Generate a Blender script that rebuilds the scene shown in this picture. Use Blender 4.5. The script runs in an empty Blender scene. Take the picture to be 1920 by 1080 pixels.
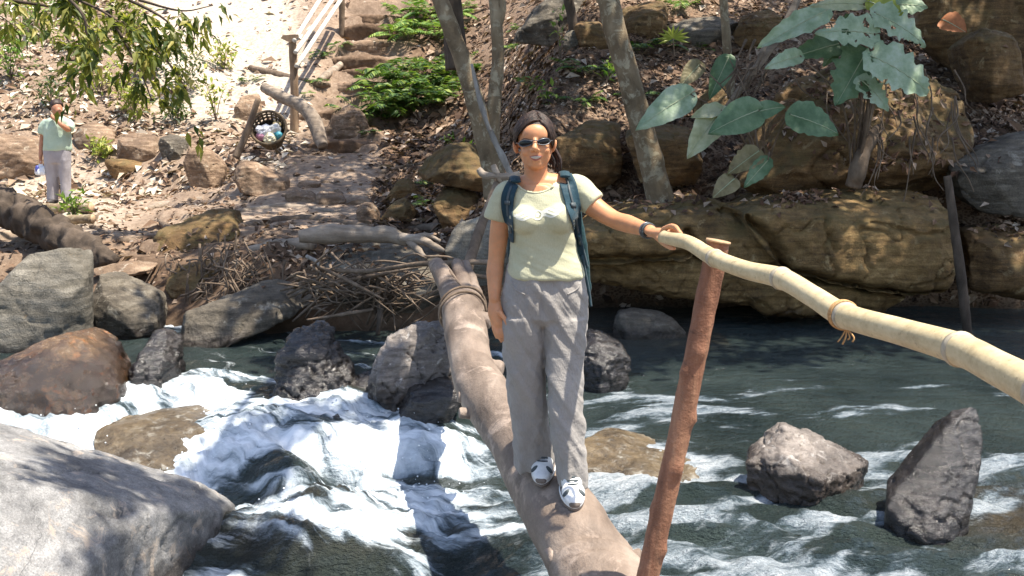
import bpy, bmesh, math, random
import numpy as np
from math import radians, sin, cos, pi
from mathutils import Vector
from mathutils.bvhtree import BVHTree
random.seed(7)
rng = np.random.default_rng(7)
scene = bpy.context.scene
COL = scene.collection

# ------------------------------------------------------------------ camera
F, CZ = 1930.0, 1.95
PITCH = math.atan(300 / F)
cam = bpy.data.cameras.new('camera')
cam.sensor_width = 36.0
cam.lens = 36.0 * F / 1920.0
cam.clip_end = 400
camo = bpy.data.objects.new('camera', cam)
camo.location = (0, 0, CZ)
camo.rotation_euler = (pi / 2 - PITCH, 0, 0)
COL.objects.link(camo)
scene.camera = camo

# ------------------------------------------------------------------ light
SUN = Vector((0.34, -0.10, 0.93)).normalized()
world = bpy.data.worlds.new('World')
scene.world = world
world.use_nodes = True
wn = world.node_tree
sky = wn.nodes.new('ShaderNodeTexSky')
sky.sky_type = 'NISHITA'
sky.sun_disc = False
sky.sun_elevation = math.asin(SUN.z)
sky.sun_rotation = math.atan2(SUN.x, SUN.y)
sky.air_density = 1.0
sky.dust_density = 1.5
bg = wn.nodes['Background']
bg.inputs[1].default_value = 0.125
wn.links.new(sky.outputs[0], bg.inputs[0])
sl = bpy.data.lights.new('sun', 'SUN')
sl.energy = 5.0
sl.angle = radians(0.55)
sl.color = (1.0, 0.93, 0.81)
so = bpy.data.objects.new('sun', sl)
so.rotation_euler = SUN.to_track_quat('Z', 'Y').to_euler()
COL.objects.link(so)
vs = scene.view_settings
vs.view_transform = 'Standard'
vs.look = 'None'
vs.gamma = 1.0
vs.exposure = 1.08
scene.cycles.use_denoising = True
scene.cycles.max_bounces = 6
scene.cycles.transparent_max_bounces = 6

# ------------------------------------------------------------------ maths
sP, cP = sin(PITCH), cos(PITCH)
def ray(px, py):
    a, b = (px - 960) / F, (540 - py) / F
    return a, cP + b * sP, -sP + b * cP
def P(px, py, Y):
    a, dy, dz = ray(px, py)
    t = Y / dy
    return np.array([a * t, Y, CZ + dz * t])
def MPP(py, Y):                       # metres per photograph pixel there
    return Y / ray(960, py)[1] / F
def sst(a, b, x):
    t = np.clip((x - a) / (b - a), 0, 1)
    return t * t * (3 - 2 * t)
def _h(ix, iy, iz, s):
    h = (ix.astype(np.uint32) * np.uint32(374761393) + iy.astype(np.uint32) * np.uint32(668265263)
         + iz.astype(np.uint32) * np.uint32(2147483647) + np.uint32((s * 974711) & 0xffffffff))
    h = (h ^ (h >> np.uint32(13))) * np.uint32(1274126177)
    h = (h ^ (h >> np.uint32(16))) * np.uint32(2246822519)
    h = h ^ (h >> np.uint32(15))
    return h.astype(np.float64) / 4294967295.0 * 2 - 1
def vn(p, s=0):
    i = np.floor(p).astype(np.int64)
    f = p - i
    u = f * f * f * (f * (f * 6 - 15) + 10)
    r = 0
    for dx in (0, 1):
        wx = u[:, 0] if dx else 1 - u[:, 0]
        for dy in (0, 1):
            wy = u[:, 1] if dy else 1 - u[:, 1]
            for dz in (0, 1):
                wz = u[:, 2] if dz else 1 - u[:, 2]
                r = r + wx * wy * wz * _h(i[:, 0] + dx, i[:, 1] + dy, i[:, 2] + dz, s)
    return r
ROT = np.array([[.36, .48, -.8], [-.8, .6, 0], [.48, .64, .6]])
def fbm(p, o=4, s=0, g=.5):
    p = np.asarray(p, float)
    r, a, n = 0, 1.0, 0
    for k in range(o):
        r = r + a * vn(p, s + k * 17)
        n += a
        a *= g
        p = p @ ROT * 2.03 + 3.7
    return r / n
def ridge(p, o=3, s=0):
    p = np.asarray(p, float)
    r, a, n = 0, 1.0, 0
    for k in range(o):
        r = r + a * (1 - 2 * np.abs(vn(p, s + k * 13)))
        n += a
        a *= .5
        p = p @ ROT * 2.1 + 1.3
    return r / n

# ------------------------------------------------------------------ mesh helpers
WL = {}
class Geo:
    def __init__(s):
        s.V, s.F, s.n = [], [], 0
    def add(s, V, Fs, mi=0):
        V = np.asarray(V, float)
        s.V.append(V)
        for f in (Fs if isinstance(Fs, list) else [Fs]):
            f = np.asarray(f, int)
            if f.size:
                s.F.append((f + s.n, mi))
        s.n += len(V)
        return s
    def mesh(s, name, mats, smooth=True):
        V = np.concatenate(s.V)
        me = bpy.data.meshes.new(name)
        me.vertices.add(len(V))
        me.vertices.foreach_set('co', V.astype(np.float32).ravel())
        nl = sum(f.size for f, _ in s.F)
        npoly = sum(len(f) for f, _ in s.F)
        me.loops.add(nl)
        me.polygons.add(npoly)
        me.loops.foreach_set('vertex_index', np.concatenate([f.ravel() for f, _ in s.F]).astype(np.int32))
        tot = np.concatenate([np.full(len(f), f.shape[1]) for f, _ in s.F])
        me.polygons.foreach_set('loop_start', np.concatenate([[0], np.cumsum(tot)[:-1]]).astype(np.int32))
        me.polygons.foreach_set('material_index', np.concatenate([np.full(len(f), m) for f, m in s.F]).astype(np.int32))
        me.polygons.foreach_set('use_smooth', np.full(npoly, smooth))
        for m in (mats if isinstance(mats, list) else [mats]):
            me.materials.append(m)
        me.update(calc_edges=True)
        me.validate()
        return me
    def obj(s, name, mats, parent=None, smooth=True, origin=None):
        V = np.concatenate(s.V)
        if origin is None:
            lo, hi = V.min(0), V.max(0)
            origin = np.array([(lo[0] + hi[0]) / 2, (lo[1] + hi[1]) / 2, lo[2]])
        origin = np.array(origin, float)
        s.V = [v - origin for v in s.V]
        me = s.mesh(name, mats, smooth)
        return place(name, me, origin, parent)
def place(name, me, origin, parent=None):
    o = bpy.data.objects.new(name, me)
    COL.objects.link(o)
    origin = np.array(origin, float)
    WL[o.name] = origin
    if parent is not None:
        o.parent = parent
        o.location = origin - WL[parent.name]
    else:
        o.location = origin
    return o
def tag(o, label=None, cat=None, group=None, kind=None):
    if label: o['label'] = label
    if cat:
        o['category'] = cat
        kind = kind or 'thing'
    if group: o['group'] = group
    if kind: o['kind'] = kind
    return o
def thing(name, label, cat, loc, group=None):
    return tag(place(name, None, loc), label, cat, group)

def catmull(pts, n):
    pts = np.asarray(pts, float)
    if len(pts) < 3:
        t = np.linspace(0, 1, n)[:, None]
        return pts[0] * (1 - t) + pts[-1] * t
    q = np.vstack([2 * pts[0] - pts[1], pts, 2 * pts[-1] - pts[-2]])
    u = np.linspace(0, len(pts) - 1 - 1e-9, n)
    i = u.astype(int)
    t = (u - i)[:, None]
    a, b, c, d = q[i], q[i + 1], q[i + 2], q[i + 3]
    return .5 * (2 * b + (c - a) * t + (2 * a - 5 * b + 4 * c - d) * t ** 2 + (3 * b - a - 3 * c + d) * t ** 3)
def tube(pts, rad, n=None, seg=10, amp=0.0, freq=8., seed=0, flat=1.0, up=(0, 0, 1), ends='cap', res=True):
    """swept tube, returns V, [quads, tris]; rad scalar or one per control point"""
    pts = np.asarray(pts, float)
    rad = np.full(len(pts), rad) if np.isscalar(rad) else np.asarray(rad, float)
    if n is None: n = max(2, len(pts) * 4)
    if res:
        c = catmull(pts, n)
        r = np.interp(np.linspace(0, len(rad) - 1, n), np.arange(len(rad)), rad)
    else:
        c, r, n = pts, rad, len(pts)
    T = np.gradient(c, axis=0)
    T /= np.linalg.norm(T, axis=1)[:, None] + 1e-12
    u = np.array(up, float)
    if abs(T[0] @ u) > .95: u = np.array([1., 0, 0])
    N = np.zeros_like(c)
    v = u - T[0] * (u @ T[0])
    for k in range(n):
        v = v - T[k] * (v @ T[k])
        v /= np.linalg.norm(v) + 1e-12
        N[k] = v
    B = np.cross(T, N)
    if ends == 'round':
        c = np.vstack([c[0] - T[0] * r[0] * .7, c[0] - T[0] * r[0] * .35, c, c[-1] + T[-1] * r[-1] * .35, c[-1] + T[-1] * r[-1] * .7])
        r = np.concatenate([[r[0] * .5, r[0] * .87], r, [r[-1] * .87, r[-1] * .5]])
        N = np.vstack([N[:1], N[:1], N, N[-1:], N[-1:]])
        B = np.vstack([B[:1], B[:1], B, B[-1:], B[-1:]])
        n += 4
    a = np.linspace(0, 2 * pi, seg, endpoint=False)
    V = c[:, None] + r[:, None, None] * (np.cos(a)[None, :, None] * N[:, None] * flat + np.sin(a)[None, :, None] * B[:, None])
    if amp:
        pp = V.reshape(-1, 3)
        d = (V - c[:, None]).reshape(-1, 3)
        d /= np.linalg.norm(d, axis=1)[:, None] + 1e-12
        V = (pp + d * (amp * fbm(pp * freq, 3, seed))[:, None]).reshape(n, seg, 3)
    i = np.arange(n - 1)[:, None] * seg
    j = np.arange(seg)[None]
    k = (np.arange(seg)[None] + 1) % seg
    Q = np.stack([i + j, i + k, i + seg + k, i + seg + j], -1).reshape(-1, 4)
    V = V.reshape(-1, 3)
    V = np.vstack([V, c[:1], c[-1:]])
    j = np.arange(seg)
    k = (j + 1) % seg
    t0 = np.stack([k, j, np.full(seg, n * seg)], -1)
    t1 = np.stack([j + (n - 1) * seg, k + (n - 1) * seg, np.full(seg, n * seg + 1)], -1)
    return V, [Q, np.vstack([t0, t1])]
def loft(rings, seg=28):
    """rings: (centre xyz, rx, ry_front, ry_back) in horizontal planes"""
    a = np.linspace(0, 2 * pi, seg, endpoint=False)
    R = []
    for c, rx, rf, rb in rings:
        ry = np.where(np.sin(a) < 0, rf, rb)
        ca, sa = np.cos(a), np.sin(a)
        R.append(np.stack([c[0] + rx * np.sign(ca) * np.abs(ca) ** .85, c[1] + ry * np.sign(sa) * np.abs(sa) ** .85, np.full(seg, c[2])], -1))
    V = np.array(R)
    n = len(R)
    i = np.arange(n - 1)[:, None] * seg
    j = np.arange(seg)[None]
    k = (np.arange(seg)[None] + 1) % seg
    Q = np.stack([i + j, i + k, i + seg + k, i + seg + j], -1).reshape(-1, 4)
    c0, c1 = V[0].mean(0), V[-1].mean(0)
    V = np.vstack([V.reshape(-1, 3), c0, c1])
    j = np.arange(seg)
    k = (j + 1) % seg
    t0 = np.stack([k, j, np.full(seg, n * seg)], -1)
    t1 = np.stack([j + (n - 1) * seg, k + (n - 1) * seg, np.full(seg, n * seg + 1)], -1)
    return V, [Q, np.vstack([t0, t1])]
def ball(c, r, n=14, axis=None):
    """ellipsoid"""
    r = np.full(3, r) if np.isscalar(r) else np.asarray(r, float)
    th = np.linspace(0, pi, n)
    ph = np.linspace(0, 2 * pi, 2 * n, endpoint=False)
    V = np.stack([np.sin(th)[:, None] * np.cos(ph), np.sin(th)[:, None] * np.sin(ph), np.cos(th)[:, None] + 0 * ph], -1) * r
    if axis is not None:
        V = V @ np.array(axis).T
    V = V + np.asarray(c)
    m = 2 * n
    i = np.arange(n - 1)[:, None] * m
    j = np.arange(m)[None]
    k = (j + 1) % m
    Q = np.stack([i + m + j, i + m + k, i + k, i + j], -1).reshape(-1, 4)
    return V.reshape(-1, 3), Q
def rotm(axis, ang):
    from mathutils import Matrix
    return np.array(Matrix.Rotation(ang, 3, axis))
def hull(pts):
    bm = bmesh.new()
    for p in pts: bm.verts.new(p)
    r = bmesh.ops.convex_hull(bm, input=bm.verts)
    bad = [g for g in r['geom_interior'] + r['geom_unused'] if isinstance(g, bmesh.types.BMVert)]
    bmesh.ops.delete(bm, geom=list(set(bad)), context='VERTS')
    bmesh.ops.triangulate(bm, faces=bm.faces)
    bm.verts.index_update()
    V = np.array([v.co[:] for v in bm.verts])
    T = np.array([[v.index for v in f.verts] for f in bm.faces])
    bm.free()
    return V, T
def arrays(me):
    V = np.empty(len(me.vertices) * 3, np.float32)
    me.vertices.foreach_get('co', V)
    V = V.reshape(-1, 3).astype(float)
    ls = np.empty(len(me.polygons), np.int32)
    me.polygons.foreach_get('loop_total', ls)
    vi = np.empty(len(me.loops), np.int32)
    me.loops.foreach_get('vertex_index', vi)
    if (ls == 4).all():
        return V, vi.reshape(-1, 4)
    out, k = [], 0
    for n in ls:
        f = vi[k:k + n]
        k += n
        for q in range(1, n - 1):
            out.append((f[0], f[q], f[q + 1]))
    return V, np.array(out)
def voxel(geo, size):
    me = geo.mesh('tmp', [])
    o = bpy.data.objects.new('tmp', me)
    COL.objects.link(o)
    m = o.modifiers.new('r', 'REMESH')
    m.mode = 'VOXEL'
    m.voxel_size = size
    m.adaptivity = 0
    dg = bpy.context.evaluated_depsgraph_get()
    ev = o.evaluated_get(dg)
    em = ev.to_mesh()
    V, Q = arrays(em)
    ev.to_mesh_clear()
    bpy.data.objects.remove(o)
    bpy.data.meshes.remove(me)
    return V, Q
def lap(V, Q, it=2, f=.5):
    k = Q.shape[1]
    a = np.concatenate([Q[:, i] for i in range(k)])
    b = np.concatenate([Q[:, (i + 1) % k] for i in range(k)])
    n = len(V)
    deg = np.bincount(a, minlength=n) + 1e-9
    for _ in range(it):
        M = np.stack([np.bincount(a, weights=V[b, c], minlength=n) for c in range(3)], -1) / deg[:, None]
        V = V + f * (M - V)
    return V
def normals(V, Q):
    n = np.cross(V[Q[:, 2]] - V[Q[:, 0]], V[Q[:, -1]] - V[Q[:, 1]])
    N = np.zeros_like(V)
    for i in range(Q.shape[1]):
        for c in range(3):
            N[:, c] += np.bincount(Q[:, i], weights=n[:, c], minlength=len(V))
    return N / (np.linalg.norm(N, axis=1)[:, None] + 1e-12)

# ------------------------------------------------------------------ material helpers
class M:
    def __init__(s, name):
        s.m = bpy.data.materials.new(name)
        s.m.use_nodes = True
        s.t = s.m.node_tree
        s.b = s.t.nodes['Principled BSDF']
        s.out = s.t.nodes['Material Output']
        s.geo = s.t.nodes.new('ShaderNodeNewGeometry')
    def n(s, kind, **kw):
        x = s.t.nodes.new('ShaderNode' + kind)
        for k, v in kw.items(): setattr(x, k, v)
        return x
    def l(s, a, b): s.t.links.new(a, b)
    def vec(s, scale=(1, 1, 1), rot=(0, 0, 0), src=None):
        x = s.n('Mapping')
        x.inputs['Scale'].default_value = scale
        x.inputs['Rotation'].default_value = rot
        s.l(src or s.geo.outputs['Position'], x.inputs['Vector'])
        return x.outputs[0]
    def noise(s, scale, detail=5, rough=.6, v=None, dist=0.):
        x = s.n('TexNoise')
        x.inputs['Scale'].default_value = scale
        x.inputs['Detail'].default_value = detail
        x.inputs['Roughness'].default_value = rough
        x.inputs['Distortion'].default_value = dist
        s.l(v or s.geo.outputs['Position'], x.inputs['Vector'])
        return x.outputs['Fac']
    def vor(s, scale, v=None, feature='F1'):
        x = s.n('TexVoronoi', feature=feature)
        x.inputs['Scale'].default_value = scale
        s.l(v or s.geo.outputs['Position'], x.inputs['Vector'])
        return x.outputs['Distance']
    def ramp(s, fac, stops, interp='LINEAR'):
        x = s.n('ValToRGB')
        x.color_ramp.interpolation = interp
        el = x.color_ramp.elements
        while len(el) < len(stops): el.new(.5)
        for e, (p, c) in zip(el, stops):
            e.position = p
            e.color = (*c, 1) if not np.isscalar(c) else (c, c, c, 1)
        s.l(fac, x.inputs[0])
        return x.outputs[0]
    def mix(s, fac, a, b, mode='MIX'):
        x = s.n('Mix', data_type='RGBA', blend_type=mode)
        for i, v in ((0, fac), (6, a), (7, b)):
            if hasattr(v, 'is_linked'): s.l(v, x.inputs[i])
            elif np.isscalar(v): x.inputs[i].default_value = v if i == 0 else (v, v, v, 1)
            else: x.inputs[i].default_value = (*v, 1)
        return x.outputs[2]
    def math(s, op, a, b=0.0, clamp=False):
        x = s.n('Math', operation=op, use_clamp=clamp)
        for i, v in ((0, a), (1, b)):
            if hasattr(v, 'is_linked'): s.l(v, x.inputs[i])
            else: x.inputs[i].default_value = v
        return x.outputs[0]
    def sep(s, v=None):
        x = s.n('SeparateXYZ')
        s.l(v or s.geo.outputs['Position'], x.inputs[0])
        return x.outputs
    def attr(s, name):
        return s.n('Attribute', attribute_name=name).outputs['Fac']
    def bump(s, h, strength=.5, dist=.02):
        x = s.n('Bump')
        x.inputs['Strength'].default_value = strength
        x.inputs['Distance'].default_value = dist
        s.l(h, x.inputs['Height'])
        s.l(x.outputs[0], s.b.inputs['Normal'])
        return x
    def set(s, color=None, rough=None, **kw):
        if color is not None:
            if hasattr(color, 'is_linked'): s.l(color, s.b.inputs['Base Color'])
            else: s.b.inputs['Base Color'].default_value = (*color, 1)
        if rough is not None:
            if hasattr(rough, 'is_linked'): s.l(rough, s.b.inputs['Roughness'])
            else: s.b.inputs['Roughness'].default_value = rough
        for k, v in kw.items():
            s.b.inputs[k.replace('_', ' ')].default_value = v
        return s.m

def rock_mat(name, dark, mid, light, lichen=None, scale=1.0, strata=None, wet=0.0, waterline=None, moss=None, lich_amt=.62):
    m = M(name)
    big = m.noise(1.6 * scale, 6, .65)
    fine = m.noise(14 * scale, 8, .72)
    h = m.mix(.45, big, fine)
    if strata is not None:
        v = m.vec((2.2, 2.2, 16), strata)
        st = m.noise(1.3 * scale, 6, .6, v, .4)
        h = m.mix(.5, h, st)
    col = m.ramp(h, [(.36, dark), (.5, mid), (.66, light)])
    stain = m.ramp(m.noise(.9 * scale, 6, .7, m.vec((1.3, 1.3, .7)), .7), [(.36, .30), (.5, .5), (.62, .66)])
    col = m.mix(.75, col, stain, 'OVERLAY')
    grain = m.noise(90 * scale, 4, .7)
    col = m.mix(.6, col, m.ramp(grain, [(.3, .2), (.5, .5), (.7, .8)]), 'OVERLAY')
    if lichen:
        lf = m.ramp(m.noise(5.5 * scale, 6, .7, dist=.6), [(lich_amt - .04, 0), (lich_amt + .06, 1)])
        col = m.mix(lf, col, lichen)
    if moss:
        nz = m.sep(m.geo.outputs['Normal'])[2]
        mf = m.math('MULTIPLY', m.ramp(nz, [(.1, 0), (.6, 1)]), m.ramp(m.noise(3 * scale, 6, .7), [(.42, 0), (.6, 1)]))
        col = m.mix(m.math('MULTIPLY', mf, .75), col, moss)
    cn = m.noise(1.5 * scale, 4, .55, m.vec((1, 1, 1.8), (.35, .25, .2)), .6)
    crk = m.ramp(m.math('ABSOLUTE', m.math('SUBTRACT', cn, .5)), [(.001, 0), (.007, 1)])
    crk = m.mix(m.ramp(m.noise(.9 * scale, 2, .5, m.vec((1, 1, 1), (0, 0, 1.2))), [(.47, 0), (.55, 1)]), crk, 1.0)
    col = m.mix(m.math('MULTIPLY', m.math('SUBTRACT', 1.0, crk), .22), col, tuple(.35 * c for c in dark))
    rough = m.ramp(fine, [(.3, .72 - .74 * wet), (.7, .95 - .82 * wet)])
    if waterline is not None:
        z = m.sep()[2]
        zz = m.math('ADD', z, m.math('MULTIPLY', m.math('SUBTRACT', m.noise(4, 4), .5), .3))
        wf = m.ramp(m.math('SUBTRACT', zz, waterline), [(.0, 1), (.10, 0)])
        col = m.mix(wf, col, m.mix(1.0, col, (.30, .27, .25), 'MULTIPLY'))
        rough = m.mix(wf, rough, .16)
    hh = m.mix(.5, h, m.noise(38 * scale, 6, .75))
    hh = m.mix(.10, hh, crk)
    hh = m.mix(.3, hh, m.vor(7 * scale, m.vec((1, 1, 1.6), (.3, .2, 0))))
    m.bump(hh, 1.0, .05 / scale)
    return m.set(col, rough, Specular_IOR_Level=.4 + .3 * wet)

def wood_mat(name, dark, mid, light, axis_scale=(14, 14, 1.5), rot=(0, 0, 0), spots=None, rough=.8, bump=.6, amt=.6, scl=6, coords='P'):
    m = M(name)
    v = m.vec(axis_scale, rot)
    g = m.noise(1.2, 6, .6, v, .3)
    b = m.noise(3, 5, .6)
    col = m.ramp(m.mix(.5, g, b), [(.32, dark), (.5, mid), (.68, light)])
    if spots:
        col = m.mix(m.ramp(m.noise(scl, 5, .7, dist=.5), [(amt - .04, 0), (amt + .05, 1)]), col, spots)
    col = m.mix(.45, col, m.ramp(m.noise(1.7, 5, .7, m.vec(tuple(.35 * a + .6 for a in axis_scale), rot), .8), [(.35, .25), (.5, .5), (.65, .72)]), 'OVERLAY')
    m.bump(m.mix(.5, g, m.noise(60, 5, .7)), bump, .03)
    return m.set(col, rough, Specular_IOR_Level=.3)

def leaf_mat(name, stops, rough=.5, trans=.35, island=True, vein=False):
    m = M(name)
    f = m.geo.outputs['Random Per Island'] if island else m.noise(9, 4)
    col = m.ramp(f, stops)
    col = m.mix(.3, col, m.ramp(m.noise(30, 4, .7), [(.3, .3), (.7, .7)]), 'OVERLAY')
    m.set(col, rough, Specular_IOR_Level=.4)
    if trans:
        tr = m.n('BsdfTranslucent')
        m.l(m.mix(1.0, col, (.9, 1.0, .45), 'MULTIPLY'), tr.inputs[0])
        ms = m.n('MixShader')
        ms.inputs[0].default_value = trans
        m.l(m.b.outputs[0], ms.inputs[1])
        m.l(tr.outputs[0], ms.inputs[2])
        m.l(ms.outputs[0], m.out.inputs[0])
    return m.m
def plain(name, color, rough=.6, var=.12, scale=25, bump=.0, **kw):
    m = M(name)
    c = m.mix(var, color, m.ramp(m.noise(scale, 5, .65), [(.3, tuple(.35 * x for x in color)), (.7, tuple(min(1, 1.6 * x) for x in color))]))
    if bump: m.bump(m.noise(scale * 3, 5, .7), bump, .01)
    return m.set(c, rough, **kw)

# rocks
GREY = rock_mat('rock_grey', (.04, .032, .023), (.115, .096, .072), (.235, .205, .16), (.31, .28, .225), strata=(.15, -.25, 0), waterline=.05)
GREYP = rock_mat('rock_pale_grey', (.075, .065, .048), (.165, .146, .115), (.285, .258, .212), (.25, .17, .095), strata=(.1, .1, 0), waterline=-.02, lich_amt=.68)
BOULDER = rock_mat('rock_foreground', (.10, .098, .098), (.22, .215, .21), (.37, .36, .35), (.42, .35, .29), scale=1.3, waterline=-.28, lich_amt=.60)
RUST = rock_mat('rock_rust_wet', (.018, .012, .008), (.085, .048, .024), (.20, .125, .062), (.26, .105, .03), scale=1.4, wet=.75, lich_amt=.60, waterline=.22)
WET = rock_mat('rock_dark_wet', (.007, .006, .006), (.024, .020, .018), (.065, .056, .05), (.10, .09, .083), scale=2.2, strata=(.5, .5, 0), wet=.8, lich_amt=.66)
WETG = rock_mat('rock_grey_half_wet', (.06, .05, .043), (.165, .14, .122), (.31, .275, .245), (.44, .41, .38), scale=2.0, strata=(.6, -.5, 0), wet=.25, waterline=.10)
BROWN = rock_mat('rock_brown', (.045, .024, .009), (.15, .084, .032), (.29, .18, .08), (.30, .215, .11), strata=(.06, .05, 0), moss=(.115, .085, .03), waterline=.12)
OLIVE = rock_mat('rock_olive', (.055, .031, .011), (.19, .112, .040), (.34, .22, .09), (.38, .27, .13), strata=(.05, -.08, 0), moss=(.115, .085, .03), waterline=.15)
TAN = rock_mat('rock_tan', (.085, .05, .03), (.22, .145, .092), (.40, .30, .21), (.42, .36, .28), strata=(.12, .1, 0), waterline=.05)
SILT = rock_mat('rock_silted', (.03, .02, .01), (.10, .07, .036), (.20, .15, .085), (.26, .24, .20), scale=1.6, wet=.65, lich_amt=.6)
# wood
LOGM = wood_mat('log_worn_wood', (.095, .068, .051), (.21, .16, .125), (.33, .265, .215), (6, 1.0, 6), spots=(.36, .28, .225), rough=.6, bump=.5, amt=.60, scl=4.5)
DRIFT = wood_mat('driftwood', (.12, .09, .065), (.27, .215, .165), (.42, .35, .28), (1.5, 12, 14), rough=.85)
BARKM = wood_mat('bark_mottled', (.095, .068, .04), (.21, .155, .095), (.33, .26, .17), (5, 5, 2.5), spots=(.36, .31, .215), rough=.9, amt=.56, scl=9)
BARKD = wood_mat('bark_dark', (.03, .022, .016), (.075, .055, .04), (.14, .105, .08), (8, 8, 2), rough=.9)
STICK = wood_mat('stick_wood', (.075, .052, .035), (.16, .115, .08), (.27, .205, .15), (10, 10, 3), rough=.85)
GREYW = wood_mat('dead_grey_wood', (.13, .115, .10), (.27, .245, .215), (.42, .39, .35), (9, 9, 2), rough=.85)
POSTM = wood_mat('post_red_wood', (.15, .062, .035), (.29, .135, .078), (.40, .22, .13), (22, 22, 2.2), (0, -.2, 0), spots=(.10, .05, .035), rough=.7, amt=.66, scl=16)
PATHP = wood_mat('path_post_wood', (.16, .10, .06), (.30, .20, .125), (.42, .31, .21), (14, 14, 1.5), rough=.8)
PALEP = wood_mat('pale_pole', (.45, .41, .35), (.62, .58, .51), (.74, .70, .63), (3, 3, 3), rough=.7)
# ------------------------------------------------------------------ ground
LX = np.array([(-8, .3), (2.0, .3), (2.5, .1), (3.0, -.9), (9.2, -.8), (10.0, -.15), (10.7, .30), (11.5, .5), (13, .66), (17, .70), (18, .8), (19, 1.4), (21, 2.37), (27, 5.2), (34, 8.6), (60, 22)])
CX = np.array([(-8, .3), (2.0, .3), (2.5, .1), (3.0, -.9), (9.2, -.8), (9.75, -.2), (10.1, .55), (10.6, .76), (14, .82), (17, 1.17), (20, 1.85), (24, 3.4), (28, 5.3), (34, 8.6), (60, 22)])
RX = np.array([(-8, .3), (2.0, .3), (2.5, .1), (3.0, -.9), (9.9, -.8), (10.45, -.3), (10.6, .5), (10.8, 1.2), (12, 1.87), (13.5, 2.55), (16, 3.87), (20, 6.0), (28, 10), (60, 26)])
def trail_x(y): return np.interp(y, [10, 14, 17, 20, 24, 28, 34], [-2.2, -2.8, -3.05, -3.25, -3.35, -3.5, -4.5])
def trail_w(x, y): return (1 - sst(.55, 1.15, np.abs(x - trail_x(y)))) * sst(11, 13, y)
def H(x, y, fine=True):
    x, y = np.asarray(x, float), np.asarray(y, float)
    q = 960 + 1930 * x / np.maximum(y, 4.0)
    p = np.stack([x, y, 0 * x], -1)
    yy = y + .35 * fbm(p * .5, 2, 5) * sst(8, 9, y)
    yr = yy - .6 * sst(1030, 1110, q) * (1 - sst(11.2, 12.8, yy)) * sst(8, 9, yy)
    l, c, r = (np.interp(y2, A[:, 0], A[:, 1]) for y2, A in ((yy, LX), (yy, CX), (yr, RX)))
    wl = 1 - sst(220, 520, q)
    wr = sst(800, 1010 + np.clip(y - 11, 0, 20) * 30, q)
    z = l * wl + c * np.clip(1 - wl - wr, 0, 1) + r * wr
    tw = trail_w(x, y)
    # worn steps of the climbing trail
    st = .85
    t = (y - 18.3 + .25 * fbm(p * 1.3, 2, 9)) / st
    fr = t - np.floor(t)
    ys = 18.3 + st * (np.floor(t) + sst(.72, 1.0, fr) + .15 * fr)
    zs = np.interp(ys, CX[:, 0], CX[:, 1])
    z = np.where(y > 18.3, z * (1 - tw) + zs * tw, z)
    dry = sst(9.6, 10.6, y)
    z = z + dry * (1 - .75 * tw) * (.16 * fbm(p * .8, 3, 21) + .05 * fbm(p * 3.1, 3, 31))
    # ledges of the left bank
    led = dry * (1 - sst(17, 19, y)) * (1 - wr) * (1 - .5 * tw)
    zt = (z + .10 * fbm(p * np.array([.9, 1.6, 1]), 3, 41)) / .13
    zq = (np.floor(zt) + sst(.55, 1., zt - np.floor(zt))) * .13
    z = z * (1 - .65 * led) + zq * .65 * led
    if fine: z = z + (.018 * fbm(p * 9, 3, 51) + .02) * (.3 + .7 * dry)
    return z
def G(px, py, lo=8.5, hi=46):
    """where the sight line through a photograph pixel meets the ground"""
    a, dy, dz = ray(px, py)
    t = np.linspace(lo, hi, 1500) / dy
    d = CZ + dz * t - H(a * t, dy * t)
    k = np.nonzero(d < 0)[0]
    k = k[0] if len(k) else len(t) - 1
    return np.array([a * t[k], dy * t[k], CZ + dz * t[k]])

ys = np.concatenate([np.linspace(-8, 2, 12)[:-1], np.linspace(2, 9, 40)[:-1], 9 * np.exp(np.linspace(0, math.log(60 / 9), 460))])
us = np.linspace(-1, 1, 620)
us = .58 * us + .42 * us ** 3
X = us[None] * (np.maximum(ys, 3) * .85 + 5)[:, None]
Y = np.repeat(ys[:, None], len(us), 1)
Zt = H(X.ravel(), Y.ravel())
V = np.stack([X.ravel(), Y.ravel(), Zt], -1)
n, m_ = len(ys), len(us)
i = np.arange(n - 1)[:, None] * m_
j = np.arange(m_ - 1)[None]
Q = np.stack([i + j, i + j + 1, i + m_ + j + 1, i + m_ + j], -1).reshape(-1, 4)
gm = M('ground_earth')
pth, lit = gm.attr('trail'), gm.attr('litter')
n1, n2 = gm.noise(1.3, 6, .65), gm.noise(11, 7, .7)
earth = gm.ramp(gm.mix(.5, n1, n2), [(.3, (.055, .033, .02)), (.48, (.145, .092, .058)), (.7, (.27, .19, .128))])
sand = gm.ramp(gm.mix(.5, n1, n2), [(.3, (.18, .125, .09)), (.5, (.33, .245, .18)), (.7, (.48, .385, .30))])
sand = gm.mix(gm.attr('pale'), sand, gm.ramp(n2, [(.3, (.40, .33, .26)), (.6, (.60, .52, .43))]))  # bare pale sand, lightened further to paint in the sun glare
leafy = gm.ramp(gm.vor(22, gm.vec((1, 1, 1.4))), [(.1, (.045, .028, .02)), (.35, (.16, .10, .065)), (.6, (.32, .23, .16)), (.8, (.12, .07, .045))])
col = gm.mix(gm.math('MULTIPLY', lit, gm.ramp(n1, [(.3, .5), (.6, 1)])), earth, leafy)
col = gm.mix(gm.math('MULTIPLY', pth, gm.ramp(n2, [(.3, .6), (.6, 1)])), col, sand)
col = gm.mix(gm.ramp(gm.sep()[2], [(.02, .7), (.12, 0)]), col, (.05, .035, .022))
gm.bump(gm.mix(.5, n2, gm.noise(55, 6, .75)), .8, .04)
GROUNDM = gm.set(col, .92, Specular_IOR_Level=.25)
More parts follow.
